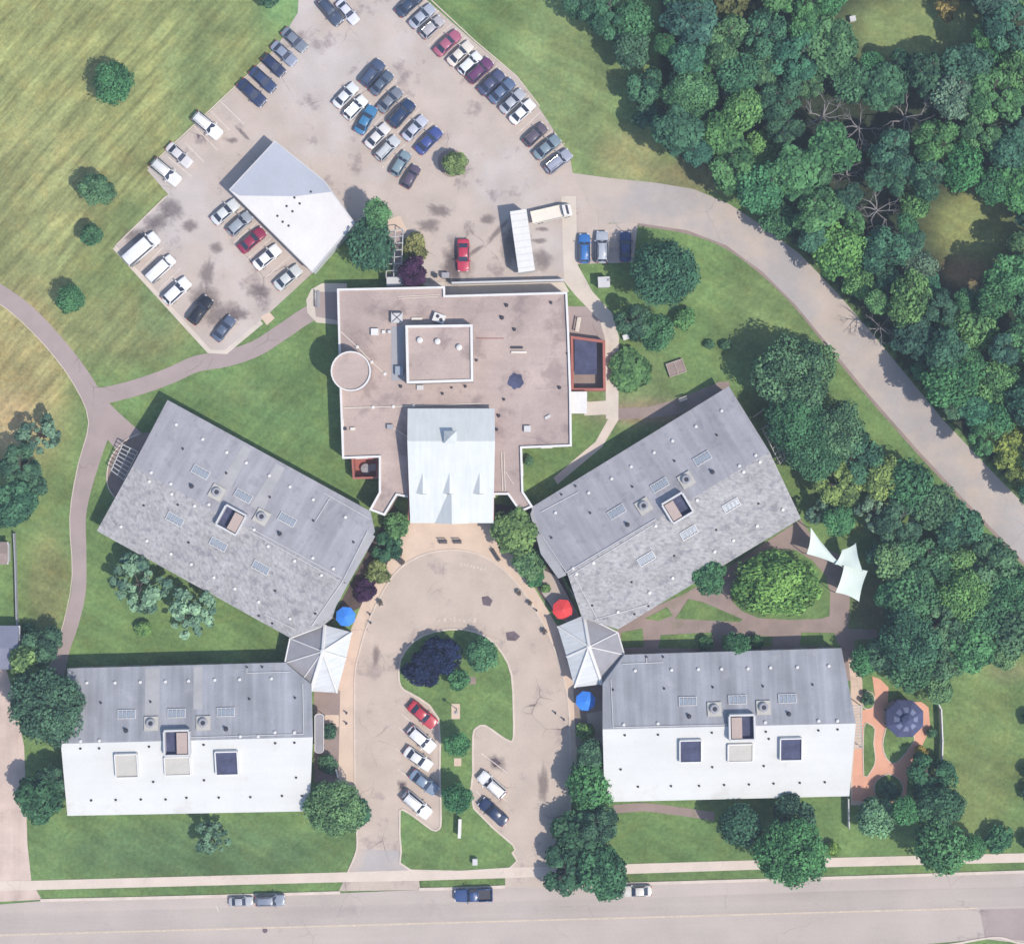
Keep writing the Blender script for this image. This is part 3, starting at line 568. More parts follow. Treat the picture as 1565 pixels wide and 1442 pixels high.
for q in ([(1055, 245), (1240, 240)], [(1293, 290), (1297, 505)], [(815, 520), (1297, 505)], [(1055, 245), (1055, 220)]): w3[3](z4(q))
w3[4](*z4([(755, 545)])[0], 3.7, 3.7, 1.0, flip=False)
# south-east wing
z5 = lambda pts: zp(840, 940, 2.872, pts)
RA = (921, 1114); RB = (1308, 1105)
w4 = wing('gabled_wing', 'wing with grey and white roof halves beside the pink garden paths', (RA, RB), ([RA, (921, 1045), (954, 1000), (1286, 990), RB], [RB, (1298, 1216), (924, 1225), RA]), ZE, ZR, (M['roofN'], M['roofW']), [(921, 1045), (954, 1000), (1286, 990), (1298, 1216), (924, 1225)])
fit_out(w4, z5([(375, 243), (535, 240), (652, 237), (754, 236), (870, 234), (969, 230), (1087, 228), (1225, 222), (1180, 463), (1263, 463), (946, 470), (325, 480), (475, 475)]),
        z5([(388, 751), (533, 748), (656, 747), (766, 743), (875, 741), (983, 737), (1098, 734), (1208, 731), (330, 525), (476, 523), (712, 514), (949, 510), (962, 541), (1180, 504), (1264, 500), (312, 675), (714, 665), (940, 660), (278, 326), (503, 321), (716, 315), (936, 311), (1154, 304), (425, 183), (498, 182)]), z5([(606, 377), (824, 370), (1043, 365)]), z5([(723, 412), (938, 405)]), z5([(612, 443), (1050, 433)]))
for q in ([(268, 280), (278, 490)], [(278, 490), (780, 478)], [(320, 212), (500, 205)], [(425, 183), (425, 208)]): w4[3](z5(q))
w4[4](*z5([(845, 492)])[0], 3.7, 3.7, 1.0, flip=True)
# raised square roof lights on the white slopes
def curb(w, px, py, sx, sy, h, lid, nm='roof_light', rim='white'):
    m = MB()
    for cx, cy, a, b in ((0, sy / 2, sx, 0.16), (0, -sy / 2, sx, 0.16), (-sx / 2, 0, 0.16, sy - 0.16), (sx / 2, 0, 0.16, sy - 0.16)): m.box((cx, cy, h / 2 - 0.2), (a, b, h + 0.4))
    o = w[1](nm, m.mesh(nm, M[rim]), px, py); m = MB(); m.box((0, 0, h * 0.55), (sx - 0.18, sy - 0.18, 0.12)); m.build('pane', lid, o)
for q, lid in (((544, 636), M['beige']), ((971, 625), M['navyrec'])): curb(w3, *z4([q])[0], 3.3, 3.6, 0.75, lid)
for q, lid in (((617, 590), M['navyrec']), ((1057, 582), M['navyrec'])): curb(w4, *z5([q])[0], 3.2, 3.4, 0.75, lid)
curb(w3, *z4([(760, 640)])[0], 3.8, 2.8, 0.5, M['beige'], 'roof_hatch'); curb(w4, *z5([(836, 600)])[0], 3.7, 2.7, 0.5, M['beige'], 'roof_hatch')

# central flat-roofed building
c0 = P(690, 600); main = thing('flat_roofed_building', 'large tan flat-roofed central building with white parapets and a round tower', 'building', (c0.x, c0.y, 0))
def rel(p): return Vector((p.x - c0.x, p.y - c0.y, p.z))
ZM = 4.6
MAIN = [(515, 441), (680, 437.5), (680.5, 451), (867, 446), (870, 510), (873, 600), (874, 682), (798, 685), (800, 751), (815, 774), (795, 783), (776, 756), (757, 756), (757, 760), (622, 760), (607, 757), (588, 788), (564, 779), (579, 752), (579, 699), (523, 701), (519, 592)]
wp = [rel(P(*p, ZM)) for p in MAIN]; mb = MB(); mb.prism(wp, 0, ZM - 0.35, top=False); mb.build('wall', M['wall'], main)
mb = MB(); q = ccw([(p.x, p.y) for p in wp]); mb.add([(x, y, ZM - 0.35) for x, y in q], [tuple(range(len(q)))]); mb.build('roof', M['tan'], main)
mb = MB()
def rim(mb, pts, w, z0, z1):
    n = len(pts)
    ip = []
    for i in range(n):
        a, b, c_ = Vector(pts[i - 1]), Vector(pts[i]), Vector(pts[(i + 1) % n]); d1 = (b - a).normalized(); d2 = (c_ - b).normalized()
        n1 = Vector((-d1.y, d1.x)); n2 = Vector((-d2.y, d2.x)); m_ = (n1 + n2); m_ = m_ / max(m_.length_squared, 0.3) * 2 * w; ip.append(b + m_)
    vs_ = [(p[0], p[1], z) for z in (z0, z1) for p in pts] + [(p[0], p[1], z) for z in (z1, z0) for p in ip]
    mb.add(vs_, [(k * n + i, k * n + (i + 1) % n, ((k + 1) % 4) * n + (i + 1) % n, ((k + 1) % 4) * n + i) for k in range(4) for i in range(n)])
rim(mb, q, 0.32, ZM - 0.6, ZM + 0.05); mb.build('parapet', M['white'], main)
for i in range(len(q)): wall_windows(main, q[i], q[(i + 1) % len(q)], 2.0, 1.8, 1.4, 4.2)
# penthouse
q = ccw([(rel(P(*p, 7.2)).x, rel(P(*p, 7.2)).y) for p in ((619.5, 497), (722.5, 495.5), (723.5, 583), (621.5, 586))])
mb = MB(); mb.prism(q, ZM - 0.4, 6.9); pent = mb.build('penthouse', [M['tan']], main)
mb = MB(); rim(mb, q, 0.38, ZM - 0.3, 7.2); mb.build('parapet', M['white'], pent)
for px, py in ((642, 520), (669, 522), (702, 531)):
    p = rel(P(px, py, 7)); link('roof_vent', VENT_W, main, (p.x, p.y, 6.9), None, (1.5, 1.5, 1.8))
# round tower
ct = rel(P(536, 567, 8.0)); mb = MB(); mb.lathe([(2.9, 0), (2.9, 7.7)], (ct.x, ct.y, 0), 28); tw = mb.build('round_tower', M['tan'], main)
mb = MB(); ring = [(ct.x + 2.97 * math.cos(t * math.pi / 14), ct.y + 2.97 * math.sin(t * math.pi / 14)) for t in range(28)]; rim(mb, ring, 0.2, 7.0, 8.0); mb.build('parapet', M['white'], tw)
# rooftop equipment
def rbox(nm, px, py, sx, sy, h, mat, z=ZM - 0.35, rz=0.0, par=None):
    p = rel(P(px, py, z + h)); m = MB(); m.box((0, 0, h / 2), (sx, sy, h)); return m.build(nm, mat, par or main, loc=(p.x, p.y, z), rot=(0, 0, rz))
u = rbox('air_unit', 606.5, 485, 1.7, 1.6, 0.9, M['lgrey']); m = MB()
m.box((0, 0, 0.91), (2.0, 0.12, 0.04), 0.75); m.box((0, 0, 0.94), (2.0, 0.12, 0.04), -0.75); m.box((0, 0.72, 0.92), (1.5, 0.12, 0.05)); m.build('fan_grille', M['dark'], u)
u = rbox('air_unit', 671, 486, 1.8, 1.3, 1.0, M['white'], rz=-0.35); m = MB()
for x, y in ((-0.3, 0.2), (0.35, -0.15)): m.lathe([(0.28, 1.0), (0.28, 1.03)], (x, y, 0), 10)
m.build('fan_grille', M['dark'], u)
rbox('roof_box', 572.5, 507, 1.1, 1.0, 0.6, M['white']); rbox('roof_box', 586, 507, 0.5, 0.5, 0.4, M['white']); rbox('roof_box', 595, 507, 0.5, 0.5, 0.5, M['lgrey']); rbox('roof_box', 610, 566, 1.2, 1.3, 0.8, M['skyl']); rbox('roof_box', 642, 592, 1.0, 0.7, 0.35, M['lgrey'])
rbox('penthouse_shadow', 608, 540, 1.9, 8.2, 0.03, M['grey']); rbox('roof_box', 637, 487, 1.6, 0.35, 0.35, M['cream']); rbox('roof_box', 806, 655, 1.0, 0.9, 0.6, M['lgrey']); rbox('roof_box', 793, 538, 2.3, 0.3, 0.3, M['cream']); rbox('roof_box', 790, 531, 1.8, 0.3, 0.3, M['dark'])  # thin grey sheet paints the penthouse's cast shadow on its west side
rbox('roof_box', 837, 637, 0.9, 0.4, 0.3, M['lgrey'], rz=0.5); rbox('roof_box', 596, 652, 0.9, 0.7, 0.6, M['grey']); rbox('roof_box', 539, 655, 0.7, 0.4, 0.4, M['cream']); rbox('roof_box', 527, 655, 0.5, 0.4, 0.4, M['dark'])
for px, py, s_ in ((774, 466, 1.6), (767, 485, 1.8), (786, 503, 1.5), (842, 462, 1.3), (855, 592, 1.5), (762, 635, 1.5), (711, 590, 1.2), (728, 550, 1.2), (690, 592, 1.0), (676, 601, 1.2), (759, 656, 1.3), (612, 590, 1.4), (867, 540, 1.0), (770, 610, 1.2)):
    p = rel(P(px, py, ZM)); link('vent_pipe', VENT_D, main, (p.x, p.y, ZM - 0.35), None, (s_,) * 3)
mb = MB(); st = [rel(P(788 + 12 * math.cos(t) * (1 + .10 * math.sin(5 * t)), 582 + 12 * math.sin(t) * (1 + .12 * math.cos(7 * t)), ZM)) for t in np.linspace(0, 2 * math.pi, 33)[:-1]]
q = ccw([(p.x, p.y) for p in st]); mb.add([(x, y, ZM - 0.34) for x, y in q], [tuple(range(len(q)))]); mb.build('tar_patch', M['navyrec'], main)
def mpipe(pts, r=0.07, z=ZM - 0.25, mat='cream'):
    m = MB(); w_ = [rel(P(*p, z)) for p in pts]
    for a, b in zip(w_[:-1], w_[1:]): m.tube(a, b, r, n=5)
    m.build('roof_pipe', M[mat], main)
mpipe([(521, 507), (546, 530), (568, 553), (588, 571)]); mpipe([(525, 623), (640, 620), (735, 616)]); mpipe([(608, 453), (672, 450)], 0.05); mpipe([(610, 456), (670, 453)], 0.05)
mpipe([(766, 690), (768, 750)], 0.06); mpipe([(770, 690), (772, 750)], 0.06); mpipe([(772, 720), (785, 740)], 0.05); mpipe([(525, 640), (525, 690)], 0.05); mpipe([(728, 517), (770, 517)], 0.05, mat='red'); mpipe([(600, 653), (630, 672)], 0.05)
for px, py in ((546, 530), (568, 553), (588, 571), (570, 622), (601, 621), (632, 620)): p = rel(P(px, py, ZM)); link('roof_vent', VENT_W, main, (p.x, p.y, ZM - 0.35), None, (0.9, 0.9, 0.9))
# entrance hall with white metal gable roof, raised above the flat roof
def hroof(nm, pts, par, mat='metalroof', th=0.15):
    m = MB(); v = [rel(P(*p)) for p in pts]
    if area([(p.x, p.y) for p in v]) < 0: v.reverse()
    n = len(v); m.add(v + [p - Vector((0, 0, th)) for p in v], [tuple(range(n)), tuple(range(2 * n - 1, n - 1, -1))] + [(i, n + i, n + (i + 1) % n, (i + 1) % n) for i in range(n)]); return m.build(nm, M[mat], par)
hall = MB(); hp = [rel(P(*p, 5.3)) for p in ((626, 628), (753, 628), (752, 795), (629, 796))]; hall.prism(hp, 0, 5.4, top=False); hall = hall.build('entrance_hall', M['bluewall'], main)
for px in (625.5, 753.5):
    m = MB(); m.add([rel(P(px, 627, 5.3)), rel(P(px, 627, 5.85)), rel(P(px, 674, 8.05)), rel(P(px, 796, 5.4)), rel(P(px, 796, 5.3))], [(0, 1, 2, 3, 4)]); m.build('gable_wall', M['lgrey'], hall)
hroof('roof_slope', [(623, 624, 6.0), (756, 624, 6.0), (756.5, 674, 8.2), (622.5, 674, 8.2)], hall); hroof('roof_slope', [(622.5, 674, 8.2), (756.5, 674, 8.2), (754, 799, 5.4), (627, 799, 5.4)], hall)
for px in (624.5, 754): 
    m = MB(); m.prism([(rel(P(px - 1, 628, 5.4)).x, rel(P(px, 628, 5.4)).y), (rel(P(px + 1, 628, 5.4)).x, rel(P(px, 628, 5.4)).y), (rel(P(px + 1, 795, 5.4)).x, rel(P(px, 795, 5.4)).y), (rel(P(px - 1, 795, 5.4)).x, rel(P(px, 795, 5.4)).y)], 3.0, 5.35); m.build('side_wall', M['red'], hall)
m = MB(); m.box((0, 0, 0.4), (1.5, 1.5, 1.0)); m.add([(-0.95, -0.95, 0.9), (0.95, -0.95, 0.9), (0.95, 0.95, 0.9), (-0.95, 0.95, 0.9), (0, 0, 2.0)], [(0, 1, 4), (1, 2, 4), (2, 3, 4), (3, 0, 4), (3, 2, 1, 0)]); p = rel(P(688, 668, 9)); m.build('cupola', M['metalroof'], hall, loc=(p.x, p.y, 7.8))
for px in (646, 687, 733):      # three small gabled dormers low on the south slope
    a, b = 4.4, 1.6; p = rel(P(px, 742, 7.3)); zb = 5.9
    m = MB(); w_ = 0.95
    m.add([(-w_, -1.2, 0), (w_, -1.2, 0), (w_, -1.2, 0.6), (0, -1.2, 1.25), (-w_, -1.2, 0.6), (-w_, 2.6, 0.6), (0, 2.9, 1.25), (w_, 2.6, 0.6), (-w_, 2.6, 0), (w_, 2.6, 0)], [(0, 1, 2, 3, 4), (4, 3, 6, 5), (3, 2, 7, 6), (0, 4, 5, 8), (1, 9, 7, 2)])
    dd = m.build('dormer', M['metalroof'], hall, loc=(p.x, p.y, zb)); m = MB(); m.box((0, -1.22, 0.55), (1.1, 0.06, 0.6)); m.build('window', M['glass'], dd)
ap = (690, 744, 6.75)
hroof('porch_gable', [ap, (690.5, 800.5, 7.0), (664, 799.5, 5.35)], hall, th=0.02); hroof('porch_gable', [ap, (717, 799.5, 5.35), (690.5, 800.5, 7.0)], hall, th=0.02)
m = MB(); v = [rel(P(664, 799.3, 5.35)), rel(P(717, 799.3, 5.35)), rel(P(690.5, 800.3, 6.95))]; m.add(v, [(0, 1, 2)]); m.build('gable_front', M['lgrey'], hall)
for px in (645, 668, 712, 735):
    p = rel(P(px, 796.5, 1.3)); f = link('glass_door', WIN_F, hall, (p.x, p.y - 0.05, 1.3), None, (2.0, 1, 2.5)); link('pane', WIN_P, f)
# white canopy on the east wall and red-brick yards are parts of the building
m = MB(); p = rel(P(884.5, 615, 3)); m.box((p.x, p.y, 2.95), (2.5, 3.3, 0.18)); [m.box((p.x + a, p.y + b, 1.43), (0.12, 0.12, 2.86)) for a in (-1.1, 1.1) for b in (-1.5, 1.5)]; m.build('canopy', M['white'], main)
def brick_yard(pts, h, floor, par, t=0.3):
    qq = ccw([(rel(P(*p, h)).x, rel(P(*p, h)).y) for p in pts]); m = MB(); rim(m, qq, t, 0, h); o = m.build('brick_yard', M['red'], par); m = MB(); m.add([(x, y, 0.06) for x, y in qq], [tuple(range(len(qq)))]); m.build('yard_floor', floor, o); return o
by = brick_yard([(537, 700), (578, 698), (578, 731), (539, 732)], 2.6, M['red'], main)
m = MB(); p = rel(P(559, 716, 1)); m.lathe([(0.75, 0), (0.8, 0.7), (0.5, 0.8)], (p.x, p.y, 0.06), 12); m.lathe([(0.3, 0.8), (0.28, 0.95)], (p.x, p.y, 0.06), 10); m.box((p.x + 1.1, p.y + 0.2, 0.4), (0.8, 1.1, 0.7)); m.build('condenser', M['grey'], by)
by = brick_yard([(872, 513), (925, 520), (926, 597), (873, 597)], 2.2, M['brown'], main, 0.4)
for px, py, sx, sy in ((895, 545, 3.4, 5.4), ): p = rel(P(px, py, 1.6)); m = MB(); m.box((p.x, p.y, 1.6), (sx, sy, 0.14)); m.build('yard_roof', M['navyrec'], by)
# service wall north of the building
m = MB(); a = rel(P(690, 432, 2)); b = rel(P(862, 427.5, 2)); d = b - a; m.box(((a.x + b.x) / 2, (a.y + b.y) / 2, 0.9), (d.length, 0.3, 1.8), math.atan2(d.y, d.x)); m.build('loading_wall', M['lgrey'], main)

# garage by the lower lot
c1 = P(447, 316); gar = thing('garage', 'long flat-roofed garage, half grey and half white, between two parking lots', 'garage', (c1.x, c1.y, 0)); g_ = lambda p: Vector((p.x - c1.x, p.y - c1.y, p.z))
GP = [(350, 290), (420, 215), (496, 276), (543, 341), (478, 417)]; q = ccw([tuple(g_(P(*p, 4.3)).xy) for p in GP]); cc_ = Vector((0, 0))
mb = MB(); mb.prism([(x * 0.975, y * 0.975) for x, y in q], 0, 4.0, top=False); mb.build('wall', M['bluewall'], gar); mb = MB(); mb.prism(q, 4.0, 4.3, bottom=True); mb.build('roof', M['garageB'], gar)
mb = MB(); v = [g_(P(*p, 4.312)) for p in ((351.5, 290.5), (420, 216.5), (495, 277), (507, 293), (452, 300), (366, 299))]; mb.add(v if area([(p.x, p.y) for p in v]) > 0 else v[::-1], [tuple(range(len(v)))]); mb.build('roof_section', M['garageA'], gar)
mb = MB(); rim(mb, q, 0.14, 4.2, 4.42); mb.build('roof_edge', M['lgrey'], gar)
for px, py in zip((475, 450, 458, 438, 447, 424, 432, 441), (293, 302, 311, 315, 323, 330, 339, 345)): p = g_(P(px, py, 4.3)); link('vent_pipe', VENT_D, gar, (p.x, p.y, 4.3), None, (1.0, 1.0, 0.5))
a, b = g_(P(352, 291, 2)), g_(P(478, 417, 2)); d = (b - a).normalized()
for k in range(5):
    t = (k + 0.5) / 5; m = MB(); c_ = a.lerp(b, t); m.box((0, 0, 0), (2.7, 0.1, 2.4)); m.build('garage_door', M['white'], gar, loc=(c_.x * 0.985, c_.y * 0.985, 1.25), rot=(0, 0, math.atan2(d.y, d.x)))

# hip-roofed entrance pavilions
def pavilion(label, ctr, white, grey):
    c = P(*ctr); root = thing('entrance_pavilion', label, 'pavilion', (c.x, c.y, 0)); r_ = lambda p: Vector((p.x - c.x, p.y - c.y, p.z)); zc, ze_ = 5.4, 3.5; top = r_(P(*ctr, zc))
    def fan(nm, pts, mat):
        m = MB()
        for p0, p1 in zip(pts[:-1], pts[1:]):
            t = [r_(P(*p0, ze_)), r_(P(*p1, ze_)), top]
            if area([(p.x, p.y) for p in t]) < 0: t = [t[1], t[0], t[2]]
            m.add(t + [p - Vector((0, 0, 0.2)) for p in t], [(0, 1, 2), (5, 4, 3), (0, 3, 4, 1)])
        m.build(nm, mat, root)
    fan('white_roof', white, M['ribroof']); fan('grey_roof', grey, M['greyroof'])
    m = MB()
    for p in white: m.tube(top + Vector((0, 0, 0.03)), r_(P(*p, ze_ + 0.05)), 0.30 if p in (white[0], white[-1]) else 0.2, n=6)
    for p in grey[1:-1]: m.tube(top + Vector((0, 0, 0.03)), r_(P(*p, ze_ + 0.05)), 0.1, n=5)
    for p0, p1 in zip(grey[:-1], grey[1:]): m.tube(r_(P(*p0, ze_ + 0.02)), r_(P(*p1, ze_ + 0.02)), 0.13, n=5)
    m.lathe([(0.4, 0), (0.36, 0.3), (0.1, 0.4)], (top.x, top.y, top.z - 0.1), 8); m.build('roof_rib', M['white'], root)
    out = ccw([tuple(r_(P(*p, ze_)).xy) for p in white + grey[1:-1]]); out = [(x * 0.93, y * 0.93) for x, y in out]
    m = MB(); m.prism(out, 0, ze_ - 0.05, top=False); m.build('wall', M['red'], root)
    for i in range(len(out)): wall_windows(root, out[i], out[(i + 1) % len(out)], 1.7, 1.5, 1.8, 2.4)
pavilion('faceted pavilion with white ribs between the two western wings', (493, 995), [(496, 955), (538, 966), (529, 1006), (515, 1058), (474, 1056)], [(474, 1056), (463, 1037), (435, 1013), (443, 975), (496, 955)])
pavilion('faceted pavilion with white ribs between the two eastern wings', (900, 988), [(920, 1045), (878, 1050), (866, 1003), (852, 957), (892, 940)], [(892, 940), (944, 966), (954, 1000), (920, 1045)])

# neighbour's house and shed at the left edge
def house(name, label, cat, x0, y0, x1, y1, h, mat):
    c = P((x0 + x1) / 2, (y0 + y1) / 2, h); root = thing(name, label, cat, (c.x, c.y, 0)); w_, d_ = (x1 - x0) * S, (y1 - y0) * S
    m = MB(); m.prism([(-w_ / 2 + .3, -d_ / 2 + .3), (w_ / 2 - .3, -d_ / 2 + .3), (w_ / 2 - .3, d_ / 2 - .3), (-w_ / 2 + .3, d_ / 2 - .3)], 0, h, top=False); m.build('wall', M['bluewall'], root)
    m = MB(); r = h + d_ * 0.16; m.add([(-w_ / 2, -d_ / 2, h), (w_ / 2, -d_ / 2, h), (w_ / 2, d_ / 2, h), (-w_ / 2, d_ / 2, h), (-w_ / 2, 0, r), (w_ / 2, 0, r)], [(0, 1, 5, 4), (2, 3, 4, 5), (1, 2, 5), (3, 0, 4), (3, 2, 1, 0)]); m.build('roof', mat, root)
    m = MB(); m.box((w_ / 2, 0, h), (0.18, d_, 0.2)); m.build('gutter', M['lgrey'], root)
    wall_windows(root, (w_ / 2 - .3, -d_ / 2 + .5), (w_ / 2 - .3, d_ / 2 - .5), 1.6)
house('house', 'blue-grey roofed house cut by the left edge above the gravel lane', 'house', -110, 956, 29, 1022, 3.0, M['shingle'])
house('shed', 'small brown-roofed shed at the left edge behind the garden fence', 'shed', -22, 828, 12, 862, 2.3, M['brown'])
# ---------------------------------------------------------------- vehicles
def loft(mb, st, mi=0):
    """st: list of (x, half profile [(y, z)...]) mirrored across y = 0"""
    rings = [[(x, y, z) for y, z in pr] + [(x, -y, z) for y, z in reversed(pr)] for x, pr in st]; n = len(rings[0]); vs_ = [v for r in rings for v in r]
    fs = [(k * n + i, (k + 1) * n + i, (k + 1) * n + (i + 1) % n, k * n + (i + 1) % n) for k in range(len(rings) - 1) for i in range(n)]
    fs += [tuple(range(n)), tuple(range(len(rings) * n - 1, (len(rings) - 1) * n - 1, -1))]; mb.add(vs_, fs, mi)
CARS = {  # L, W, hood z, belt z, roof z, windscreen foot x, roof front x, roof rear x, rear foot x (fractions of half length)
    'sedan': (4.75, 1.84, 0.80, 0.95, 1.44, 0.42, 0.12, -0.42, -0.74),
    'hatch': (4.35, 1.80, 0.84, 0.98, 1.52, 0.46, 0.18, -0.72, -0.93),
    'suv': (4.85, 1.94, 1.00, 1.12, 1.76, 0.44, 0.20, -0.80, -0.95),
    'van': (5.9, 2.05, 1.10, 1.25, 2.15, 0.66, 0.50, -0.94, -0.985),
    'pickup': (5.8, 2.00, 1.02, 1.15, 1.85, 0.36, 0.18, -0.20, -0.26),
}
PROTO = {}
def make_vehicle(kind, name):
    L, Wd, zh, zb, zr, a, b, c, d = CARS[kind]; h = L / 2; w = Wd / 2; root = thing(name, None, None)
    def pr(k, t): return [(w * k * 0.90, 0.26), (w * k, 0.48), (w * k, t * 0.78), (w * k * 0.95, t - 0.03), (w * k * 0.78, t + 0.015), (0, t + 0.035)]
    bed = kind == 'pickup'
    tail = zb if kind != 'sedan' else 0.96
    st = [(h, pr(0.66, zh - 0.18)), (h * 0.965, pr(0.86, zh - 0.10)), (h * 0.88, pr(0.95, zh - 0.02)), (h * 0.7, pr(0.985, zh + 0.04)), (h * (a + 0.02), pr(1, zb - 0.03)), (h * 0.1, pr(1, zb)), (h * c, pr(1, zb))]
    if bed: st += [(h * d, pr(1, zb)), (h * (d - 0.01), pr(1, 0.72)), (-h * 0.97, pr(0.98, 0.72)), (-h, pr(0.92, 0.68))]
    else: st += [(-h * 0.8, pr(0.985, tail)), (-h * 0.93, pr(0.93, tail - 0.03)), (-h * 0.98, pr(0.84, tail - 0.09)), (-h, pr(0.70, tail - 0.2))]
    m = MB(); loft(m, st)
    rw = 0.70 if kind != 'van' else 0.84; bw = 0.93
    def cp(k, z0, z1, wt, wb): return [(w * wb, z0), (w * (wt * .5 + wb * .5), (z0 + z1) / 2 + 0.02), (w * wt, z1 - 0.04), (w * wt * 0.85, z1), (0, z1 + 0.03)]
    low = zb - 0.06
    loft(m, [(h * a, cp(0, low, low + 0.05, bw - .02, bw)), (h * b, cp(0, low, zr - 0.03, rw, bw)), (h * (b * .6 + c * .4), cp(0, low, zr, rw + .01, bw)), (h * c, cp(0, low, zr - 0.03, rw, bw)), (h * d, cp(0, low, low + 0.05, bw - .05, bw - .02))])
    if bed:
        for s in (-1, 1): m.box((h * (d - 0.99) / 2, s * w * 0.90, 0.94), (h * (0.99 + d), 0.14, 0.46))
        m.box((-h * 0.965, 0, 0.94), (0.12, w * 1.7, 0.46))
    bo = m.build('body', M['paint'], root, smooth=True); bo.color = (1, 1, 1, 1)
    me = bo.data
    for p in me.polygons: p.use_smooth = len(p.vertices) == 4
    def glass(nm, pts, off=0.018):
        q = [Vector(p) for p in pts]; nn = (q[1] - q[0]).cross(q[2] - q[0]).normalized(); mm = MB(); mm.add([p + nn * off for p in q] + [p - nn * 0.03 for p in q], [(0, 1, 2, 3), (0, 4, 5, 1), (1, 5, 6, 2), (2, 6, 7, 3), (3, 7, 4, 0)]); mm.build(nm, M['glass'], root)
    t0 = zb + 0.04
    glass('windscreen', [(h * a - .06, -w * .80, t0), (h * a - .06, w * .80, t0), (h * b + .03, w * (rw - .04), zr - .04), (h * b + .03, -w * (rw - .04), zr - .04)])
    glass('rear_window', [(h * d + .05, w * .76, t0), (h * d + .05, -w * .76, t0), (h * c - .03, -w * (rw - .05), zr - .04), (h * c - .03, w * (rw - .05), zr - .04)])
    for s in (-1, 1):
        xs = [(h * a * .78, h * (b * .9)), (h * c * .98, h * (c * .55 + d * .45))]
        y0, y1 = s * w * (bw - .015), s * w * (rw + .03)
        q = [(xs[0][0], y0, t0), (xs[1][1], y0, t0), (xs[1][0], y1, zr - .10), (xs[0][1], y1, zr - .10)]
        glass('side_window', q if s < 0 and False else (q if s > 0 else q[::-1]), 0.02)
        mm = MB(); mm.box((h * a - 0.12, s * (w + 0.09), zb + 0.02), (0.16, 0.22, 0.15)); mi_ = mm.build('mirror', M['paint'], root); mi_.color = (1, 1, 1, 1)
        mm = MB(); mm.box((h * 0.955, s * w * 0.62, zh - 0.17), (0.22, 0.36, 0.16), -s * 0.28); mm.build('headlight', M['lamp_w'], root)
        mm = MB(); mm.box((-h * 0.965, s * w * 0.70, (0.85 if bed else tail - 0.14)), (0.16, 0.26, 0.2), s * 0.2); mm.build('taillight', M['lamp_r'], root)
        for x in (h * 0.62, -h * 0.58):
            mm = MB(); r = 0.33 if kind in ('sedan', 'hatch') else 0.38
            mm.tube((x, s * (w - 0.22), r), (x, s * (w - 0.0), r), r, n=14); wh = mm.build('wheel', M['tyre'], root); mm = MB(); mm.tube((x, s * (w - 0.02), r), (x, s * (w + 0.012), r), r * 0.62, n=10); mm.build('rim', M['rim'], wh)
    if bed:
        mm = MB(); mm.box((h * (d - 0.97) / 2, 0, 0.775), (h * (0.95 + d), w * 1.66, 0.03)); mm.build('cargo_bed', M['dark'], root)
    if kind == 'suv':
        for s in (-1, 1): mm = MB(); mm.box((h * (b + c) / 2, s * w * 0.58, zr + 0.05), (h * (b - c) * 0.8, 0.05, 0.05)); mm.build('roof_rail', M['dark'], root)
    return root
WHITE, SILV, GREY_, NAVY, BLACK, MAR, RED, BLUE, SLATE = (.72, .72, .73, 1), (.42, .44, .48, 1), (.20, .215, .25, 1), (.022, .035, .095, 1), (.012, .014, .022, 1), (.16, .02, .045, 1), (.47, .035, .06, 1), (.03, .13, .42, 1), (.085, .11, .17, 1)
G_LOW, G_TOP, G_MID, G_NE, G_NW, G_BAY, G_YARD, G_ST = ('vehicles parked in the lower lot beside the garage', 'cars parked along the meadow edge', 'cars in the middle island of the upper lot', 'cars along the grassy edge of the upper lot', 'cars at the far west corner of the upper lot', 'cars in the angled bays inside the drive loop', 'vehicles at the service yard', 'vehicles stopped along the street')
def vehicle(kind, px, py, ang, col, label, group, sc=1.0, name=None, cat=None):
    nm = name or {'sedan': 'parked_car', 'hatch': 'parked_car', 'suv': 'parked_suv', 'van': 'parked_van', 'pickup': 'pickup_truck'}[kind]
    if kind not in PROTO: r = PROTO[kind] = make_vehicle(kind, nm)
    else: r = copy_tree(PROTO[kind])
    r.name = nm; r.location = P(px, py, 0.7); r.location.z = 0.03; r.rotation_euler = (0, 0, math.radians(ang)); r.scale = (sc, sc, sc)
    tag(r, label, cat or {'suv': 'suv', 'van': 'van', 'pickup': 'pickup truck'}.get(kind, 'car'), group)
    for ch in r.children:
        if ch.data.name.startswith(('body', 'mirror')): ch.color = col
    return r
V = vehicle
V('van', 217, 381, 41, WHITE, 'long white van at the outer corner of the lower lot, largest vehicle there', G_LOW, 1.06)
V('van', 246, 411, 43, WHITE, 'shorter white van between the long white van and a white hatchback', G_LOW, 0.86)
V('hatch', 270, 445, 43, WHITE, 'white hatchback beside the black suv on the lot edge', G_LOW, 1.12)
V('suv', 306, 474, 53, BLACK, 'black suv with a dark stain on the ground around it', G_LOW, 0.98)
V('sedan', 342, 502, 52, SLATE, 'slate blue sedan at the southern corner of the lower lot', G_LOW, 0.92)
V('sedan', 344, 324, 40, (.55, .57, .58, 1), 'silver-white sedan nearest the garage corner by the passage', G_LOW)
V('hatch', 366, 342, 42, (.28, .31, .36, 1), 'grey hatchback between the silver-white sedan and the maroon car', G_LOW)
V('sedan', 385, 367, 41, (.24, .02, .06, 1), 'maroon sedan parked facing the garage doors', G_LOW)
V('sedan', 408, 393, 40, WHITE, 'white sedan parked next to the maroon one facing the garage', G_LOW)
V('sedan', 440, 424, 40, (.50, .52, .52, 1), 'silver sedan at the grass end of the row facing the garage', G_LOW)
V('suv', 317, 192, -40, WHITE, 'white suv standing alone between painted bays by the meadow', G_TOP, 1.05)
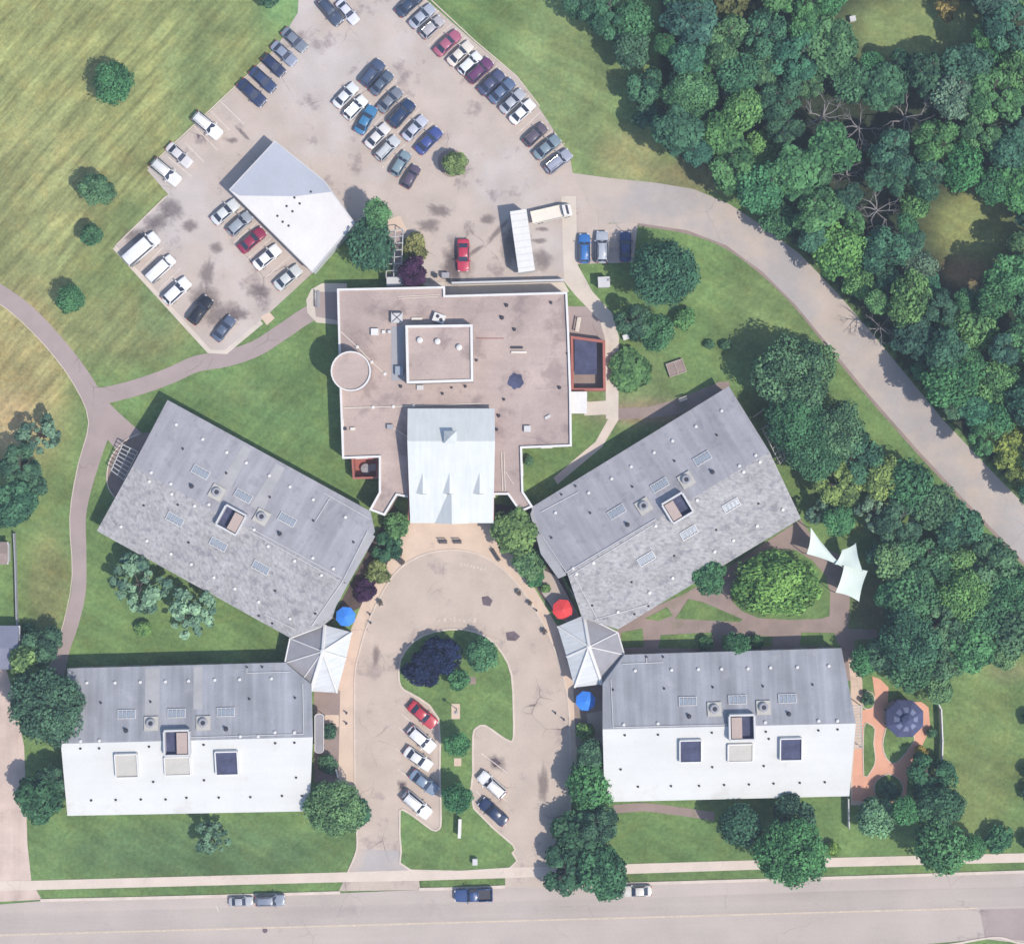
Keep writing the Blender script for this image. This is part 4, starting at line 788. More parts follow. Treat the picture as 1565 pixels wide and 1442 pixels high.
V('sedan', 274, 237, -42, (.55, .53, .54, 1), 'dusty pale sedan beside the southernmost white suv by the meadow', G_TOP, 0.95)
V('suv', 254, 263, -40, (.64, .64, .63, 1), 'white suv at the lot corner nearest the meadow trees', G_TOP, 1.05)
V('sedan', 385, 142, -43, NAVY, 'dark navy sedan next to an empty bay by the meadow', G_TOP, 1.05)
V('sedan', 402, 122, -43, (.03, .05, .12, 1), 'dark navy sedan, middle one of three by the meadow', G_TOP, 0.98)
V('hatch', 418, 100, -43, (.02, .03, .08, 1), 'dark navy hatchback, farthest of three from the white suv', G_TOP, 0.95)
V('sedan', 434, 82, -43, (.22, .25, .33, 1), 'grey-blue sedan beside the dark navy hatchback', G_NW, 0.95); V('sedan', 450, 61, -43, (.16, .185, .23, 1), 'steel grey sedan next to an empty pinkish bay', G_NW, 0.95)
V('suv', 505, 18, -50, (.05, .07, .12, 1), 'dark blue-grey suv by the top edge beside a pale car', G_NW, 0.98); V('sedan', 531, 18, -50, (.56, .57, .66, 1), 'pale lavender sedan beside the dark suv at the top edge', G_NW, 0.9)
V('sedan', 626, 6, 42, (.035, .055, .10, 1), 'dark slate sedan cut by the top edge', G_NE); V('sedan', 645, 25, 42, (.33, .36, .43, 1), 'blue-grey sedan beside the dark slate one at the top', G_NE, .95); V('hatch', 660, 42, 42, (.38, .36, .38, 1), 'mauve-grey hatchback between the blue-grey and rose cars', G_NE, .95)
V('sedan', 684, 66, 43, (.34, .10, .16, 1), 'dusty rose sedan beside the cream car', G_NE, 1.0); V('sedan', 703, 82, 43, (.62, .57, .51, 1), 'cream sedan between the rose and white cars', G_NE, .95); V('hatch', 718, 97, 43, (.66, .68, .70, 1), 'white hatchback between cream and plum cars', G_NE, .95)
V('suv', 733, 108, 43, (.13, .04, .12, 1), 'plum purple suv by the grass', G_NE, .95); V('sedan', 751, 126, 43, (.06, .07, .14, 1), 'navy sedan beside the plum suv', G_NE, .98); V('sedan', 767, 139, 43, (.09, .13, .22, 1), 'steel blue sedan between navy and silver cars', G_NE, .98)
V('sedan', 783, 155, 43, (.36, .38, .42, 1), 'silver sedan beside the steel blue one', G_NE, .95); V('sedan', 798, 171, 43, WHITE, 'white sedan next to the silver one by the grass', G_NE, .95)
V('hatch', 818, 206, 43, (.10, .08, .11, 1), 'dark mauve hatchback after a gap in the row', G_NE, .95); V('sedan', 836, 225, 40, (.17, .23, .27, 1), 'teal-grey sedan beside the dark mauve hatchback', G_NE, .98); V('suv', 853, 247, 38, (.30, .32, .40, 1), 'lavender-grey suv at the row end nearest the access road', G_NE, .95)
V('suv', 569, 112, 50, (.055, .08, .15, 1), 'navy suv at the northern tip of the middle island', G_MID, .95); V('sedan', 583, 127, 48, (.08, .11, .16, 1), 'slate sedan between the navy suv and grey sedan', G_MID, .9); V('sedan', 596, 153, 46, (.16, .18, .22, 1), 'grey sedan next to the deep navy suv in the middle island', G_MID, .95)
V('suv', 614, 174, 48, (.018, .04, .10, 1), 'deep navy suv in the middle island beside silver cars', G_MID, 1.0); V('sedan', 634, 196, 46, (.42, .44, .52, 1), 'silver-lilac sedan between deep navy and royal blue cars', G_MID, .95); V('sedan', 655, 215, 46, (.045, .07, .24, 1), 'royal blue sedan at the row end nearest the island tree', G_MID, 1.02)
V('sedan', 528, 146, 46, (.60, .62, .63, 1), 'white sedan at the western end of the middle island', G_MID, .95); V('hatch', 543, 165, 46, (.70, .71, .71, 1), 'bright white hatchback between two pale cars in the middle island', G_MID, .98); V('sedan', 559, 183, 60, (.045, .17, .33, 1), 'teal blue sedan among white cars in the middle island', G_MID, 1.0)
V('sedan', 577, 208, 46, (.60, .58, .58, 1), 'pale sedan next to the teal blue car', G_MID, .95); V('suv', 592, 227, 46, (.47, .49, .51, 1), 'silver suv between the pale sedan and the green-grey car', G_MID, .92); V('hatch', 612, 250, 58, (.18, .25, .29, 1), 'green-grey hatchback at the southern end of the middle island', G_MID, .95); V('hatch', 628, 270, 60, (.09, .07, .11, 1), 'dark aubergine hatchback south of the green-grey one', G_MID, .88)
V('sedan', 708, 390, -90, (.42, .03, .07, 1), 'red sedan alone in the middle of the service yard', G_YARD, 1.03)
V('suv', 893, 380, 90, (.03, .14, .40, 1), 'bright blue suv beside the concrete path', G_YARD, .92); V('suv', 920, 378, 90, (.36, .39, .45, 1), 'silver-grey suv between the blue and navy cars', G_YARD, 1.0); V('sedan', 956, 377, 90, (.025, .05, .16, 1), 'dark blue sedan next to the grass and large tree', G_YARD, .96)
V('sedan', 646, 1092, -41, (.42, .03, .05, 1), 'red sedan at the head of the western bays', G_BAY, 1.06); V('hatch', 644, 1129, -41, WHITE, 'white hatchback directly behind the red sedan', G_BAY, 1.12); V('sedan', 639, 1159, -35, (.64, .64, .63, 1), 'white sedan between white hatchback and steel blue car', G_BAY, 1.0); V('sedan', 648, 1195, -37, (.17, .23, .32, 1), 'steel blue sedan between two white cars', G_BAY, 1.02); V('suv', 637, 1229, -40, WHITE, 'white suv at the street end of the western bays', G_BAY, 1.05)
V('suv', 752, 1199, 138, WHITE, 'white suv beside the navy car in the eastern bays', G_BAY, 1.0); V('sedan', 754, 1240, 138, (.015, .03, .085, 1), 'navy sedan at the street end of the eastern bays', G_BAY, 1.06)
V('pickup', 724, 1367, 181.5, (.035, .07, .19, 1), 'dark blue pickup truck with an open bed at the kerb', G_ST, 1.0); V('suv', 413, 1375, 1.5, (.20, .23, .29, 1), 'grey suv at the kerb west of the drive entrance', G_ST, .92); V('sedan', 368, 1377, 1.5, (.36, .37, .40, 1), 'pale grey sedan close behind the grey suv', G_ST, .78); V('sedan', 974, 1361, 181.5, (.56, .53, .49, 1), 'beige sedan on the street east of the drive', G_ST, .92)

# worn bay lines between the parked cars
bl = MB()
for row, ang in (([(626, 6), (645, 25), (660, 42), (684, 66), (703, 82), (718, 97), (733, 108), (751, 126), (767, 139), (783, 155), (798, 171), (818, 206), (836, 225), (853, 247)], 43), ([(569, 112), (583, 127), (596, 153), (614, 174), (634, 196), (655, 215)], 47), ([(528, 146), (543, 165), (559, 183), (577, 208), (592, 227), (612, 250)], 46), ([(217, 381), (246, 411), (270, 445), (306, 474), (342, 502)], 45), ([(344, 324), (366, 342), (385, 367), (408, 393), (440, 424)], 41)):
    for (x0, y0), (x1, y1) in zip(row[:-1], row[1:]):
        if math.hypot(x1 - x0, y1 - y0) > 45: continue
        mx, my = (x0 + x1) / 2, (y0 + y1) / 2; c_, s_ = math.cos(math.radians(ang)) * 25, -math.sin(math.radians(ang)) * 25; stripe(bl, (mx - c_, my - s_), (mx + c_, my + s_), 0.12, 0.044)
tag(bl.build('road_marking', M['line']), kind='structure')
# box trailer and flatbed lorry in the service yard
def wheels(root, xs, w, r=0.48):
    for x in xs:
        for s in (-1, 1):
            mm = MB(); mm.tube((x, s * (w - 0.45), r), (x, s * w, r), r, n=14); wh = mm.build('wheel', M['tyre'], root); mm = MB(); mm.tube((x, s * (w - 0.02), r), (x, s * (w + 0.015), r), r * 0.55, n=10); mm.build('rim', M['lgrey'], wh)
c = P(798.5, 368, 3.8); t = thing('box_trailer', 'long white box trailer parked in the service yard near the flatbed truck', 'trailer', (c.x, c.y, 0.03), math.radians(-82), G_YARD)
mm = MB(); mm.box((0, 0, 2.45), (9.3, 2.5, 2.6)); mm.build('cargo_box', M['white'], t); mm = MB()
for k in range(-4, 5): mm.box((k * 1.02, 0, 3.77), (0.06, 2.46, 0.05))
mm.build('roof_bow', M['lgrey'], t); mm = MB(); mm.box((0, 0, 1.0), (9.0, 1.0, 0.25)); mm.box((3.0, 0, .55), (0.2, 1.6, 1.0)); mm.build('chassis', M['dark'], t); wheels(t, (-2.9, -3.9), 1.2)
mm = MB(); mm.box((-4.67, 0, 2.4), (0.05, 0.06, 2.4)); mm.build('rear_door', M['lgrey'], t)
c = P(843, 326, 1.5); t = thing('flatbed_truck', 'white cab truck with a pale empty flatbed at an angle to the box trailer', 'truck', (c.x, c.y, 0.03), math.radians(13), G_YARD)
mm = MB(); mm.box((-0.7, 0, 1.15), (4.8, 1.95, 0.14)); [mm.box((-0.7, s * 0.97, 1.3), (4.8, 0.06, 0.3)) for s in (-1, 1)]; mm.build('flatbed', M['cream'], t)
mm = MB(); loft(mm, [(3.1, [(.75, .5), (.85, .9), (.7, 1.05), (0, 1.1)]), (2.6, [(.9, .5), (.97, 1.0), (.8, 1.25), (0, 1.3)]), (2.2, [(.95, .5), (.98, 1.25), (.72, 2.0), (0, 2.05)]), (1.75, [(.95, .5), (.98, 1.25), (.78, 2.05), (0, 2.1)])]); mm.build('cab', M['white'], t)
mm = MB(); mm.add([(2.64, -.72, 1.36), (2.64, .72, 1.36), (2.22, .64, 2.02), (2.22, -.64, 2.02)], [(0, 1, 2, 3)]); mm.build('windscreen', M['glass'], t); mm = MB(); mm.box((0, 0, 0.85), (5.6, 0.8, 0.25)); mm.build('chassis', M['dark'], t); wheels(t, (2.3, -1.9), 0.98, 0.4)

# ---------------------------------------------------------------- street furniture and garden objects
def umbrella(px, py, mat, label, r=1.55):
    p = P(px, py, 2.5); t = thing('patio_umbrella', label, 'umbrella', (p.x, p.y, 0.03), 0.3); m = MB(); n = 8
    ring = lambda rr, z: [(rr * math.cos(2 * math.pi * i / n), rr * math.sin(2 * math.pi * i / n), z) for i in range(n)]
    v = ring(r, 2.25) + ring(r, 2.12) + [(0, 0, 2.85)]; m.add(v, [(i, (i + 1) % n, 16) for i in range(n)] + [(8 + i, 8 + (i + 1) % n, (i + 1) % n, i) for i in range(n)]); m.build('canopy', mat, t)
    m = MB(); [m.tube((0, 0, 2.80), Vector(q) * 0.98, 0.02, n=4) for q in ring(r, 2.25)]; m.build('rib', M['lgrey'], t)
    m = MB(); m.tube((0, 0, 0.1), (0, 0, 2.95), 0.035, n=6); m.build('pole', M['lgrey'], t); m = MB(); m.lathe([(0.35, 0), (0.35, 0.08), (0.08, 0.14)], n=10); m.build('base', M['dark'], t)
umbrella(528, 942, M['bluecloth'], 'bright blue umbrella beside the western faceted pavilion'); umbrella(860, 931, M['redcloth'], 'red umbrella above the eastern faceted pavilion', 1.6); umbrella(895, 1071, M['bluecloth'], 'bright blue umbrella below the eastern faceted pavilion')

def pergola(label, pts, z, rails, rungs, mat, posts=True, rz=None):
    """pts: four photo corners (a, b along the length; c, d opposite)"""
    a, b, c_, d_ = [P(*p, z) for p in pts]; cen = (a + b + c_ + d_) / 4; t = thing('pergola', label, 'pergola', (cen.x, cen.y, 0.03)); o = Vector((cen.x, cen.y, 0))
    m = MB()
    for k in range(rails): u = k / (rails - 1); m.tube(a.lerp(d_, u) - o, b.lerp(c_, u) - o, 0.08, n=4)
    m.build('beam', mat, t); m = MB()
    for k in range(rungs): u = k / (rungs - 1); m.tube(a.lerp(b, u) - o + Vector((0, 0, .12)), d_.lerp(c_, u) - o + Vector((0, 0, .12)), 0.07, n=4)
    m.build('rafter', mat, t)
    for q in (a, b, c_, d_): m = MB(); m.tube((q.x - o.x, q.y - o.y, 0), (q.x - o.x, q.y - o.y, z), 0.08, n=6); m.build('post', mat, t)
pergola('white slatted pergola between the variegated shrub and the garage tree', [(592, 353), (590, 424), (613, 424), (616, 350)], 2.6, 3, 8, M['lgrey'])
pergola('pale pergola grid over the rounded patio at the western wing end', [(187, 679), (170, 718), (190, 733), (211, 690)], 2.6, 3, 8, M['lgrey'])
pergola('grey pergola grid at the gable end by the tree belt', [(1165, 655), (1192, 708), (1200, 700), (1180, 645)], 2.6, 3, 8, M['lgrey'])
pergola('cream slatted pergola along the gable end facing the pink garden', [(1303, 1078), (1304, 1142), (1317, 1142), (1316, 1078)], 2.5, 2, 15, M['lgrey'])
def simple(name, label, cat, px, py, rz=0.0, z=0.03, zt=0.4): p = P(px, py, zt); return thing(name, label, cat, (p.x, p.y, z), rz)
def part(nm, mat, root, *boxes):
    m = MB(); [m.box(*b) for b in boxes]; return m.build(nm, mat, root)
def bench(px, py, rz, label, L=1.7, mat='wood', group=None, z=0.05):
    t = simple('bench', label, 'bench', px, py, rz, z); 
    if group: t['group'] = group
    part('seat', M[mat], t, *[((0, y, 0.44), (L, 0.13, 0.05)) for y in (-.17, 0, .17)]); part('backrest', M[mat], t, ((0, .30, .72), (L, .05, .13)), ((0, .32, .9), (L, .05, .13)))
    for s in (-1, 1): part('leg', M['dark'], t, ((s * L * .4, -.12, .21), (.06, .06, .42)), ((s * L * .4, .28, .45), (.06, .06, .9)))
bench(487, 458, math.pi / 2, 'grey bench on the rounded pad at the path end', 2.6, 'grey'); bench(677, 828, 0, 'dark bench by the entrance doors, nearer the yellow-green shrubs', 1.3, 'dark'); bench(699, 828, 0, 'dark bench by the entrance doors, nearer the large light green tree', 1.3, 'dark')
bench(757, 848, -1.0, 'dark bench at the loop kerb near the light green entrance trees', 2.2, 'dark'); bench(1044, 610, 0.35, 'cream bench on the worn strip behind the north-east wing', 1.3, 'cream'); bench(884, 496, 1.4, 'cream bench on the dark patio beside the main building', 2.2, 'cream')
bench(1150, 975, 0.1, 'pale bench on the brown courtyard path', 1.2, 'cream')
def planter(px, py, label, r=0.42, group=None):
    t = simple('planter', label, 'planter', px, py); 
    if group: t['group'] = group
    m = MB(); m.lathe([(r * .7, 0), (r, .5), (r * 1.05, .6), (r * .85, .6), (r * .8, .5)], n=12); m.build('pot', M['conc'], t); m = MB()
    rr = random.Random(int(px * 7 + py))
    for k in range(26): a = rr.uniform(0, 6.28); q = r * rr.uniform(0, .95); m.box((q * math.cos(a), q * math.sin(a), .6 + rr.uniform(0, .35)), (.22, .16, .1), a)
    m.build('plant', M['bark'], t)
planter(615, 859, 'round concrete planter where the plaza meets the loop, western side'); planter(582, 921, 'round planter on the walk below the purple shrub'); planter(793, 905, 'round planter on the eastern walk near the red umbrella'); planter(810, 921, 'small planter just below the red umbrella walk', .32); planter(832, 965, 'dark-filled planter beside the eastern pavilion')
def bollard(px, py, label):
    t = simple('bollard', label, 'bollard', px, py, 0, .03, .9); t['group'] = 'bollards along the loop walk'; m = MB(); m.lathe([(.13, 0), (.11, .85), (.13, .9), (.06, 1.0)], n=8); m.build('post', M['dark'], t); m = MB(); m.lathe([(.2, 0), (.2, .05)], n=8); m.build('base', M['grey'], t)
for px, py, l in ((529, 1090, 'bollard on the western walk nearest the pavilion'), (529, 1106, 'bollard on the western walk opposite the red sedan'), (565, 939, 'bollard on the western walk near the blue umbrella'), (566, 952, 'bollard just below the one near the blue umbrella'), (820, 933, 'bollard on the eastern walk beside the small planter'), (849, 1090, 'bollard on the eastern walk level with the lower blue umbrella'), (862, 1100, 'bollard on the eastern walk below the lower blue umbrella')): bollard(px, py, l)
t = simple('garden_sign', 'long narrow white sign seen edge-on in the lawn of the drive loop', 'sign', 702.5, 1265, math.radians(88), .09, 1.2); part('panel', M['white'], t, ((0, 0, .95), (2.7, .35, 1.0))); part('base', M['conc'], t, ((0, 0, .2), (2.4, .5, .4))); part('cap', M['white'], t, ((0, 0, 1.5), (2.9, .45, .1)))
t = simple('utility_box', 'small white utility box on the lawn near the pavement', 'utility box', 726, 1316, 0, .09, .6); part('cabinet', M['white'], t, ((0, 0, .45), (.7, .9, .9))); part('lid', M['lgrey'], t, ((0, 0, .93), (.76, .96, .06)))
t = simple('lamp_post', 'thin dark lamp post on a small slab in the loop lawn', 'lamp post', 697, 1087, 0, .1, 3); m = MB(); m.tube((0, 0, 0), (0, 0, 3.4), .07, .05); m.build('post', M['dark'], t); m = MB(); m.lathe([(.1, 0), (.28, .25), (.24, .45), (.03, .6)], (0, 0, 3.4), 8); m.build('lantern', M['grey'], t)
t = simple('storage_shed', 'small pale shed with dark opening behind the blue and silver suvs', 'shed', 923, 431, .05, .03, 2); part('wall', M['lgrey'], t, ((0, 0, 1.0), (1.6, 1.4, 2.0))); part('roof', M['lgrey'], t, ((0, 0, 2.05), (1.8, 1.6, .12))); part('door', M['dark'], t, ((0, .72, .9), (1.1, .05, 1.7)))
part('vent_box', M['grey'], t, ((.75, .25, 2.2), (.4, .3, .2)))
t = simple('raised_bed', 'weathered wooden raised bed in two squares on the east lawn', 'garden bed', 1033.5, 562, .33, .03, .6)
part('frame', M['wood'], t, *[((0, y, .3), (2.7, .14, .6)) for y in (-1, 1)], *[((x, 0, .3), (.14, 1.86, .6)) for x in (-1.28, 0, 1.28)]); part('soil', M['brown'], t, ((0, 0, .24), (2.6, 1.86, .46)))
t = simple('storage_chest', 'small white chest beside the curved concrete path', 'storage box', 957, 515, .3, .03, .6); part('body', M['cream'], t, ((0, 0, .35), (.95, .7, .7))); part('lid', M['white'], t, ((0, 0, .74), (1.05, .8, .09)))
t = simple('refuse_bin', 'small cream bin by the loading wall', 'bin', 666, 421, 0, .03, .8); part('body', M['cream'], t, ((0, 0, .5), (.5, .6, 1.0))); part('lid', M['dark'], t, ((0, 0, 1.03), (.55, .65, .07)))
t = simple('refuse_bin', 'dark skip next to the small cream bin', 'bin', 681, 421, 0, .03, .8); part('body', M['dark'], t, ((0, 0, .55), (1.1, .8, 1.1))); part('lid', M['grey'], t, ((0, 0, 1.13), (1.15, .85, .06)))
t = simple('entrance_canopy', 'pale flat canopy over a doorway beside the pergola and purple tree', 'canopy', 604, 430, .02, .03, 2.7); part('roof', M['lgrey'], t, ((0, 0, 2.7), (2.6, 1.3, .16))); [part('post', M['lgrey'], t, ((s * 1.15, .5, 1.3), (.1, .1, 2.6))) for s in (-1, 1)]
# grey walkway canopy with rounded ends beside the south-west wing
p = P(488, 1120, 2.6); t = thing('walkway_canopy', 'long grey canopy with white rim at the end of the south-west wing', 'canopy', (p.x, p.y, .03)); o = [(0.72 * math.cos(a), (2.5 if math.sin(a) >= 0 else -2.5) + .5 * math.sin(a)) for a in np.linspace(0, 2 * math.pi, 25)[:-1]]
m = MB(); m.prism(o, 2.5, 2.62, bottom=True); m.build('roof', M['greyroof'], t); m = MB(); rim(m, ccw(o), .09, 2.48, 2.72); m.build('rim', M['white'], t); [part('post', M['lgrey'], t, ((x, y, 1.25), (.09, .09, 2.5))) for x in (-.55, .55) for y in (-2.3, 2.3)]
# gazebo
p = P(1385, 1099, 3.6); t = thing('gazebo', 'octagonal slate-blue gazebo with pale roof panels in the pink garden', 'gazebo', (p.x, p.y, .03), math.pi / 8)
ring = lambda r, z, n=8: [(r * math.cos(2 * math.pi * i / n), r * math.sin(2 * math.pi * i / n), z) for i in range(n)]
m = MB(); v = ring(3.0, 2.7) + ring(3.0, 2.55) + ring(.75, 4.1); m.add(v, [(i, (i + 1) % 8, 16 + (i + 1) % 8, 16 + i) for i in range(8)] + [(8 + i, 8 + (i + 1) % 8, (i + 1) % 8, i) for i in range(8)] + [tuple(range(15, 7, -1))]); m.build('roof', M['navyroof'], t)
for i in range(8):
    a0, a1 = 2 * math.pi * (i + .22) / 8, 2 * math.pi * (i + .78) / 8; m = MB()
    def rp(r, a, up=.03): rr = r; k = math.cos(math.pi / 8) / math.cos(((a * 8 / (2 * math.pi)) % 1 - .5) * 2 * math.pi / 8); z = 2.7 + (3.0 - r) / 2.25 * 1.4; return (rr * k * math.cos(a), rr * k * math.sin(a), z + up)
    m.add([rp(1.15, a0), rp(1.95, a0 - .02), rp(1.95, a1 + .02), rp(1.15, a1)], [(0, 1, 2, 3)]); m.build('roof_panel', M['navypan'], t)
    q = ring(2.7, 0)[i]; m = MB(); m.tube(q, (q[0], q[1], 2.6), .08, n=6); m.build('post', M['dark'], t)
m = MB(); m.add(ring(.85, 4.35) + ring(.85, 4.05) + [(0, 0, 4.95)], [(i, (i + 1) % 8, 16) for i in range(8)] + [(8 + i, 8 + (i + 1) % 8, (i + 1) % 8, i) for i in range(8)]); m.build('cupola', M['navyroof'], t); m = MB(); m.prism([(x, y) for x, y, z in ring(2.85, 0)], 0, .15); m.build('floor', M['wood'], t)
# shade sails
def sail(label, corners, posts):
    c = sum((P(x, y, z) for x, y, z in corners), Vector()) / len(corners); t = thing('shade_sail', label, 'shade sail', (c.x, c.y, .03)); o = Vector((c.x, c.y, 0)); n = len(corners); N_ = 7
    A = [P(x, y, z) - o for x, y, z in corners]
    if n == 3: A = [A[0], A[1], A[2], A[2]]
    m = MB(); vv = []
    for i in range(N_):
        for j in range(N_):
            u, v = i / (N_ - 1), j / (N_ - 1); p = A[0].lerp(A[1], u).lerp(A[3].lerp(A[2], u), v); sag = -0.35 * (16 * u * (1 - u) * v * (1 - v)); cen_ = (A[0] + A[1] + A[2] + A[3]) / 4
            edge = .10 * max(4 * u * (1 - u) * (1 if v in (0, 1) else 0), 4 * v * (1 - v) * (1 if u in (0, 1) else 0)); p = p.lerp(cen_, edge); vv.append(p + Vector((0, 0, sag)))
    vv += [p - Vector((0, 0, .03)) for p in vv]; fs = [(i * N_ + j, i * N_ + j + 1, (i + 1) * N_ + j + 1, (i + 1) * N_ + j) for i in range(N_ - 1) for j in range(N_ - 1)]; fs += [tuple(N_ * N_ + k for k in f[::-1]) for f in fs]
    m.add(vv, fs); ob = m.build('canopy', M['sail'], t, smooth=True)
    for p in A[:n]: m = MB(); m.tube((p.x, p.y, 0), (p.x, p.y, p.z + .1), .06, n=6); m.build('pole', M['grey'], t)
sail('large pale green rectangular sail on the brown path by the trees', [(1277, 905, 3.6), (1291, 858, 3.2), (1326, 872, 3.6), (1313, 919, 3.0)], 4)
sail('curling pale green sail overlapping the large rectangular one', [(1276, 862, 3.9), (1287, 840, 3.3), (1308, 830, 4.3), (1318, 872, 4.0)], 4)
sail('small pointed pale green sail nearest the grey wing', [(1239, 806, 4.0), (1233, 846, 3.6), (1288, 866, 3.5), (1262, 836, 3.7)], 4)
# fences
def fence(label, pts, h, mat, gap=2.4):
    q = [P(*p) for p in pts]; c = q[0].copy(); t = thing('fence', label, 'fence', c); q = [p - c for p in q]; m = MB(); m2 = []
    for a, b in zip(q[:-1], q[1:]):
        d = b - a; rz = math.atan2(d.y, d.x); mid = (a + b) / 2; m.box((mid.x, mid.y, h * .5), (d.length, .07, h * .85), rz); m.box((mid.x, mid.y, h * .95), (d.length, .16, .08), rz); n = max(1, int(d.length / gap))
        m2 += [a.lerp(b, k / n) for k in range(n)]
    m2.append(q[-1]); m.build('panel', M[mat], t)
    for p in m2: m = MB(); m.box((p.x, p.y, h * .5), (.16, .16, h + .1)); m.build('post', M[mat], t)
fence('white fence between the pink garden and the olive lawn', [(1430, 1072), (1435, 1082), (1437, 1130), (1436, 1175)], 1.7, 'white'); fence('short pale fence at the corner of the south-east wing', [(1294, 1218), (1295, 1262)], 1.6, 'lgrey'); fence('thin grey garden fence along the meadow strip at the left', [(24, 815), (26, 860), (28, 940), (29, 958)], 1.2, 'grey'); fence('short white fence by the shrubs of the western walk', [(511, 1158), (517, 1185)], 1.2, 'white', 1.4)
fence('pale fence at the corner gate of the north-east wing', [(1150, 637), (1163, 628)], 1.6, 'conc', 1.0)
t = simple('garden_box', 'small white box at the edge of the clearing at the top', 'box', 1303, 29, .2, .03, .7); part('body', M['white'], t, ((0, 0, .45), (.8, .7, .9))); part('lid', M['lgrey'], t, ((0, 0, .93), (.9, .8, .06)))
t = simple('marker_post', 'short white marker post on the verge of the access road', 'post', 1266, 526, 0, .03, .8); part('post', M['white'], t, ((0, 0, .5), (.16, .16, 1.0))); part('cap', M['lgrey'], t, ((0, 0, 1.03), (.22, .22, .06)))
# ---------------------------------------------------------------- trees and shrubs
def crown_mesh(name, seed, lobes, leaves, size, mat, spread=0.62, lr=(0.26, 0.44), flat=0.8, elong=1.0):
    g = np.random.default_rng(seed); d = g.normal(size=(lobes, 3)); d[:, 2] = np.abs(d[:, 2]) * 0.9 - 0.25; d /= np.linalg.norm(d, axis=1)[:, None]
    rad = g.uniform(0.35, 1.0, lobes) ** 0.6 * spread; c = d * rad[:, None]; c[:, 2] *= flat; R = g.uniform(lr[0], lr[1], lobes); lt = g.uniform(0, 1, lobes)
    k = g.choice(lobes, leaves, p=R ** 2 / (R ** 2).sum()); n = g.normal(size=(leaves, 3)); n[:, 2] += 0.25; n /= np.linalg.norm(n, axis=1)[:, None]
    pos = c[k] + n * (R[k] * g.uniform(0.72, 1.06, leaves))[:, None] * np.array([1, 1, 0.85])
    ln = np.linalg.norm(pos, axis=1); ke = ln > 0.30; pos, n, k = pos[ke], n[ke], k[ke]; m = len(pos)
    nn = n * 0.9 + g.normal(size=(m, 3)) * 0.42 + np.array([0, 0, 0.15]); nn /= np.linalg.norm(nn, axis=1)[:, None]
    t = np.cross(nn, g.normal(size=(m, 3))); t /= np.linalg.norm(t, axis=1)[:, None]; b = np.cross(nn, t); s = size * g.uniform(0.55, 1.35, m)
    w = s * g.uniform(0.55, 0.9, m)
    q = np.stack([pos - t * s[:, None], pos - b * w[:, None], pos + t * s[:, None], pos + b * w[:, None]], 1); q[:, 1:4:2] += nn[:, None] * (s * 0.15)[:, None, None]
    me = bpy.data.meshes.new(name); me.vertices.add(m * 4); me.vertices.foreach_set('co', q.astype(np.float32).ravel()); me.loops.add(m * 4); me.loops.foreach_set('vertex_index', np.arange(m * 4, dtype=np.int32))
    me.polygons.add(m); me.polygons.foreach_set('loop_start', np.arange(0, m * 4, 4, dtype=np.int32)); me.polygons.foreach_set('loop_total', np.full(m, 4, np.int32)); me.update(); me.validate()
    a = me.attributes.new('tint', 'FLOAT', 'POINT'); tv = np.clip(0.62 * lt[k] + 0.38 * g.uniform(0, 1, m), 0, 1); a.data.foreach_set('value', np.repeat(tv, 4).astype(np.float32)); me.materials.append(mat); return me
CR = {}
CR['a'] = [crown_mesh('crown', 11 + i, 46, 6200, 0.062, M['leaf']) for i in range(6)]
CR['b'] = [crown_mesh('crown', 31 + i, 22 + 4 * i, 5200, 0.056 + 0.006 * i, M['leaf'], 0.74, (0.16, 0.42), 0.75) for i in range(6)]      # ragged
CR['s'] = [crown_mesh('crown', 51 + i, 18, 1700, 0.12, M['leaf'], 0.58, (0.30, 0.48)) for i in range(3)]             # small
CR['L'] = [crown_mesh('crown', 91 + i, 75, 15000, 0.038, M['leaf'], 0.70, (0.17, 0.34)) for i in range(3)]     # large trees, finer leaves
CR['p'] = [crown_mesh('crown', 61 + i, 24, 4200, 0.072, M['leafp'], 0.66, (0.22, 0.40)) for i in range(2)]
CR['y'] = [crown_mesh('crown', 71, 24, 2200, 0.10, M['leafy'], 0.62, (0.26, 0.42))]
CR['f'] = [crown_mesh('crown', 81 + i, 30, 1500, 0.085, M['leaf'], 0.88, (0.08, 0.22), 0.5) for i in range(2)]        # feathery, thin
def limb(mb, a, d, L, r, depth, g):
    d = d.normalized(); b = a + d * L * 0.5 + Vector((g.uniform(-1, 1), g.uniform(-1, 1), g.uniform(-.3, .6))) * L * .08; e = b + (d + Vector((g.uniform(-.4, .4), g.uniform(-.4, .4), g.uniform(-.1, .3)))).normalized() * L * 0.5
    mb.tube(a, b, r, r * .8, 5, caps=False); mb.tube(b, e, r * .8, r * .5, 5, caps=False)
    if depth:
        for _ in range(g.choice((2, 3))): limb(mb, e.lerp(b, g.uniform(0, .5)), d + Vector((g.uniform(-1, 1), g.uniform(-1, 1), g.uniform(-.5, .6))) * .8, L * g.uniform(.5, .75), r * .5, depth - 1, g)
def trunk_mesh(seed):
    g = random.Random(seed); mb = MB(); z = 0.0; p = Vector((0, 0, 0)); r = .085
    mb.tube((0, 0, -0.02), (0, 0, .06), .13, .09, 8, caps=False)
    for i in range(4): q = p + Vector((g.uniform(-.03, .03), g.uniform(-.03, .03), .25)); mb.tube(p, q, r, r * .85, 7, caps=False); p = q; r *= .85
    for i in range(7): a = i * 2.4 + g.uniform(-.4, .4); limb(mb, Vector((0, 0, .55 + .06 * i)), Vector((math.cos(a), math.sin(a), .7)), .42, .035, 1, g)
    return mb.mesh('trunk', M['bark'], True)
